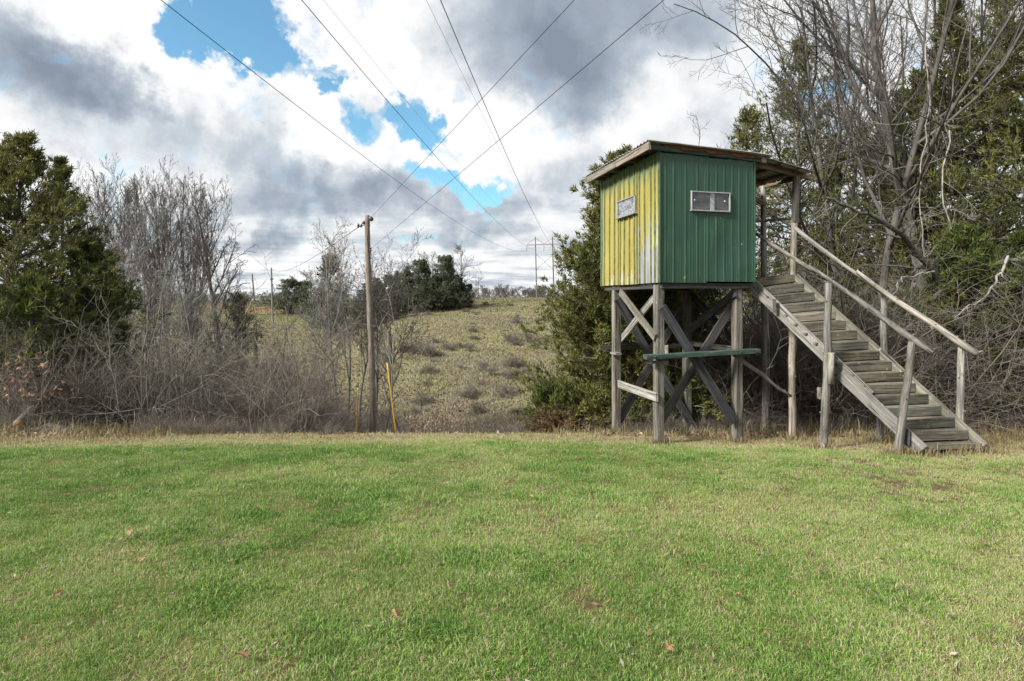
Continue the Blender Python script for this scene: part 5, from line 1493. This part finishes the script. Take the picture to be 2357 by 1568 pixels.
for i, (zx, zy, w) in enumerate(spots):
    px, py = (1100 + zx * .3188) * .7857, (850 + zy * .3188) * .7857
    q = ground_hit(px, py)
    if q is None: continue
    wm = w * .3188 * .7857 / F * q.y
    o = link('weed_clump', fmes[(i * 7 + i // 3) % 4], None, 'low brown clump of dead weeds on the far hillside', 'weeds', 'weed clumps on the far hillside')
    o.location = q; o.rotation_euler = (0, 0, i * 1.7); o.scale = (wm * random.uniform(.45, 1.0), wm * random.uniform(.5, .9), wm * random.uniform(.4, .95))
# far woods along the horizon
FT_ = bare_tree(290, 10, .2, [(12, 42, .5, 4, 3, .03, .14), (7, 44, .5, 3, 3, .02, .15), (4, 44, .5, 2, 3, .02, .15)], (0, 0, 0), .05, .02, 1, None, .12, .05)
ft_me = mesh_arrays('far_tree_shape', np.concatenate([FT_[0][0], FT_[1][0]]), np.concatenate([FT_[0][1], FT_[1][1] + len(FT_[0][0])]), None, [B_GREY], True)
gg = np.random.default_rng(441)
nf = 520
y = gg.uniform(340, 470, nf); x = gg.uniform(-330, 330, nf)
s = gg.uniform(.62, .95, nf) * np.where(np.abs(x + 10) < 6, 1.1, 1)
scatter('far_woods', [ft_me], np.stack([x, y, H(x, y) - .3], -1), np.stack([np.zeros(nf), np.zeros(nf), gg.random(nf) * 6.28], -1), np.stack([s * 1.2, s * 1.2, s], -1), np.zeros(nf, int))

# ================================================================== SMALL THINGS AT THE THICKET EDGE
lg = [P(30, 992, 11.1), P(110, 985, 11.0), P(188, 992, 10.9)]
tl = thing('fallen_log', lg[0], 'dark rotten fallen log at the foot of the left cedar', 'log')
log('trunk', tl, [lg[0] + Vector((0, 0, -.08)), lg[1] + Vector((0, 0, -.04)), lg[2] + Vector((0, 0, -.10))], [.10, .12, .09], B_ROT, 12, 16, wob=.03)
cut = P(42, 975, 10.95)
t2 = thing('cut_log', cut, 'cut log end showing pale orange wood at the left edge', 'log')
log('trunk', t2, [cut + Vector((-.5, .9, .10)), cut], [.085, .085], B_DARK, 12, 2)
lathe('cut_face', t2, [(0, .078), (.006, .076)], cut + Vector((.25, -.45, -.05)).normalized() * .002, (.48, -.86, -.1), simple('cut_wood', (.29, .175, .095), .8, .25, 30), 14)
# beech sapling that keeps its tan leaves
gb = np.random.default_rng(501)
v, q_, tips = shrub_arrays(501, 9, 2.0, .7, ((8, 45, .5, 4, 3), (4, 45, .5, 3, 3)), .010)
b_ = on(40, 11.4)
bs = thing('leafy_shrub', b_, 'bare shrub still holding dry tan leaves at the left edge', 'shrub')
link('stems', mesh_arrays('stems', v, q_, None, [B_TWIG], True), bs)
C = tips.reshape(-1, 3); C = C[(C[:, 2] > .5) & (C[:, 2] < 1.7)]
C = C[gb.integers(0, len(C), 230)] + gb.normal(size=(230, 3)) * .05
a = gb.random(230) * 6.28
t1 = np.stack([np.cos(a), np.sin(a), -.5 + gb.normal(size=230) * .3], -1); t2_ = np.stack([-np.sin(a), np.cos(a), gb.normal(size=230) * .3], -1)
Vl = np.stack([C, C + t1 * .05 + t2_ * .024, C + t1 * .11, C + t1 * .05 - t2_ * .024], 1).reshape(-1, 3)
link('leaf', mesh_arrays('leaf', Vl, np.arange(920).reshape(-1, 4), None, [L_TAN], False, dict(tint=np.repeat(gb.random(230), 4))), bs, kind='stuff')
# dead orange cedar brush beside the big cedar
for (px, d, s, lab) in ((1300, 11.9, 1.0, 'heap of dead orange brown cedar brush at the foot of the big cedar'), (1372, 12.0, .8, 'smaller heap of dead orange cedar brush beside the left blind post')):
    arr = cedar(510 + px, .75, .85, 46, .03, .02, .8, .12, .012, 4, .25)
    cedar_obj(arr, on(px, d), L_RUST, lab, name='brush_heap', cat='brush', sc=(s, s, s * .6), mb=B_PALE)
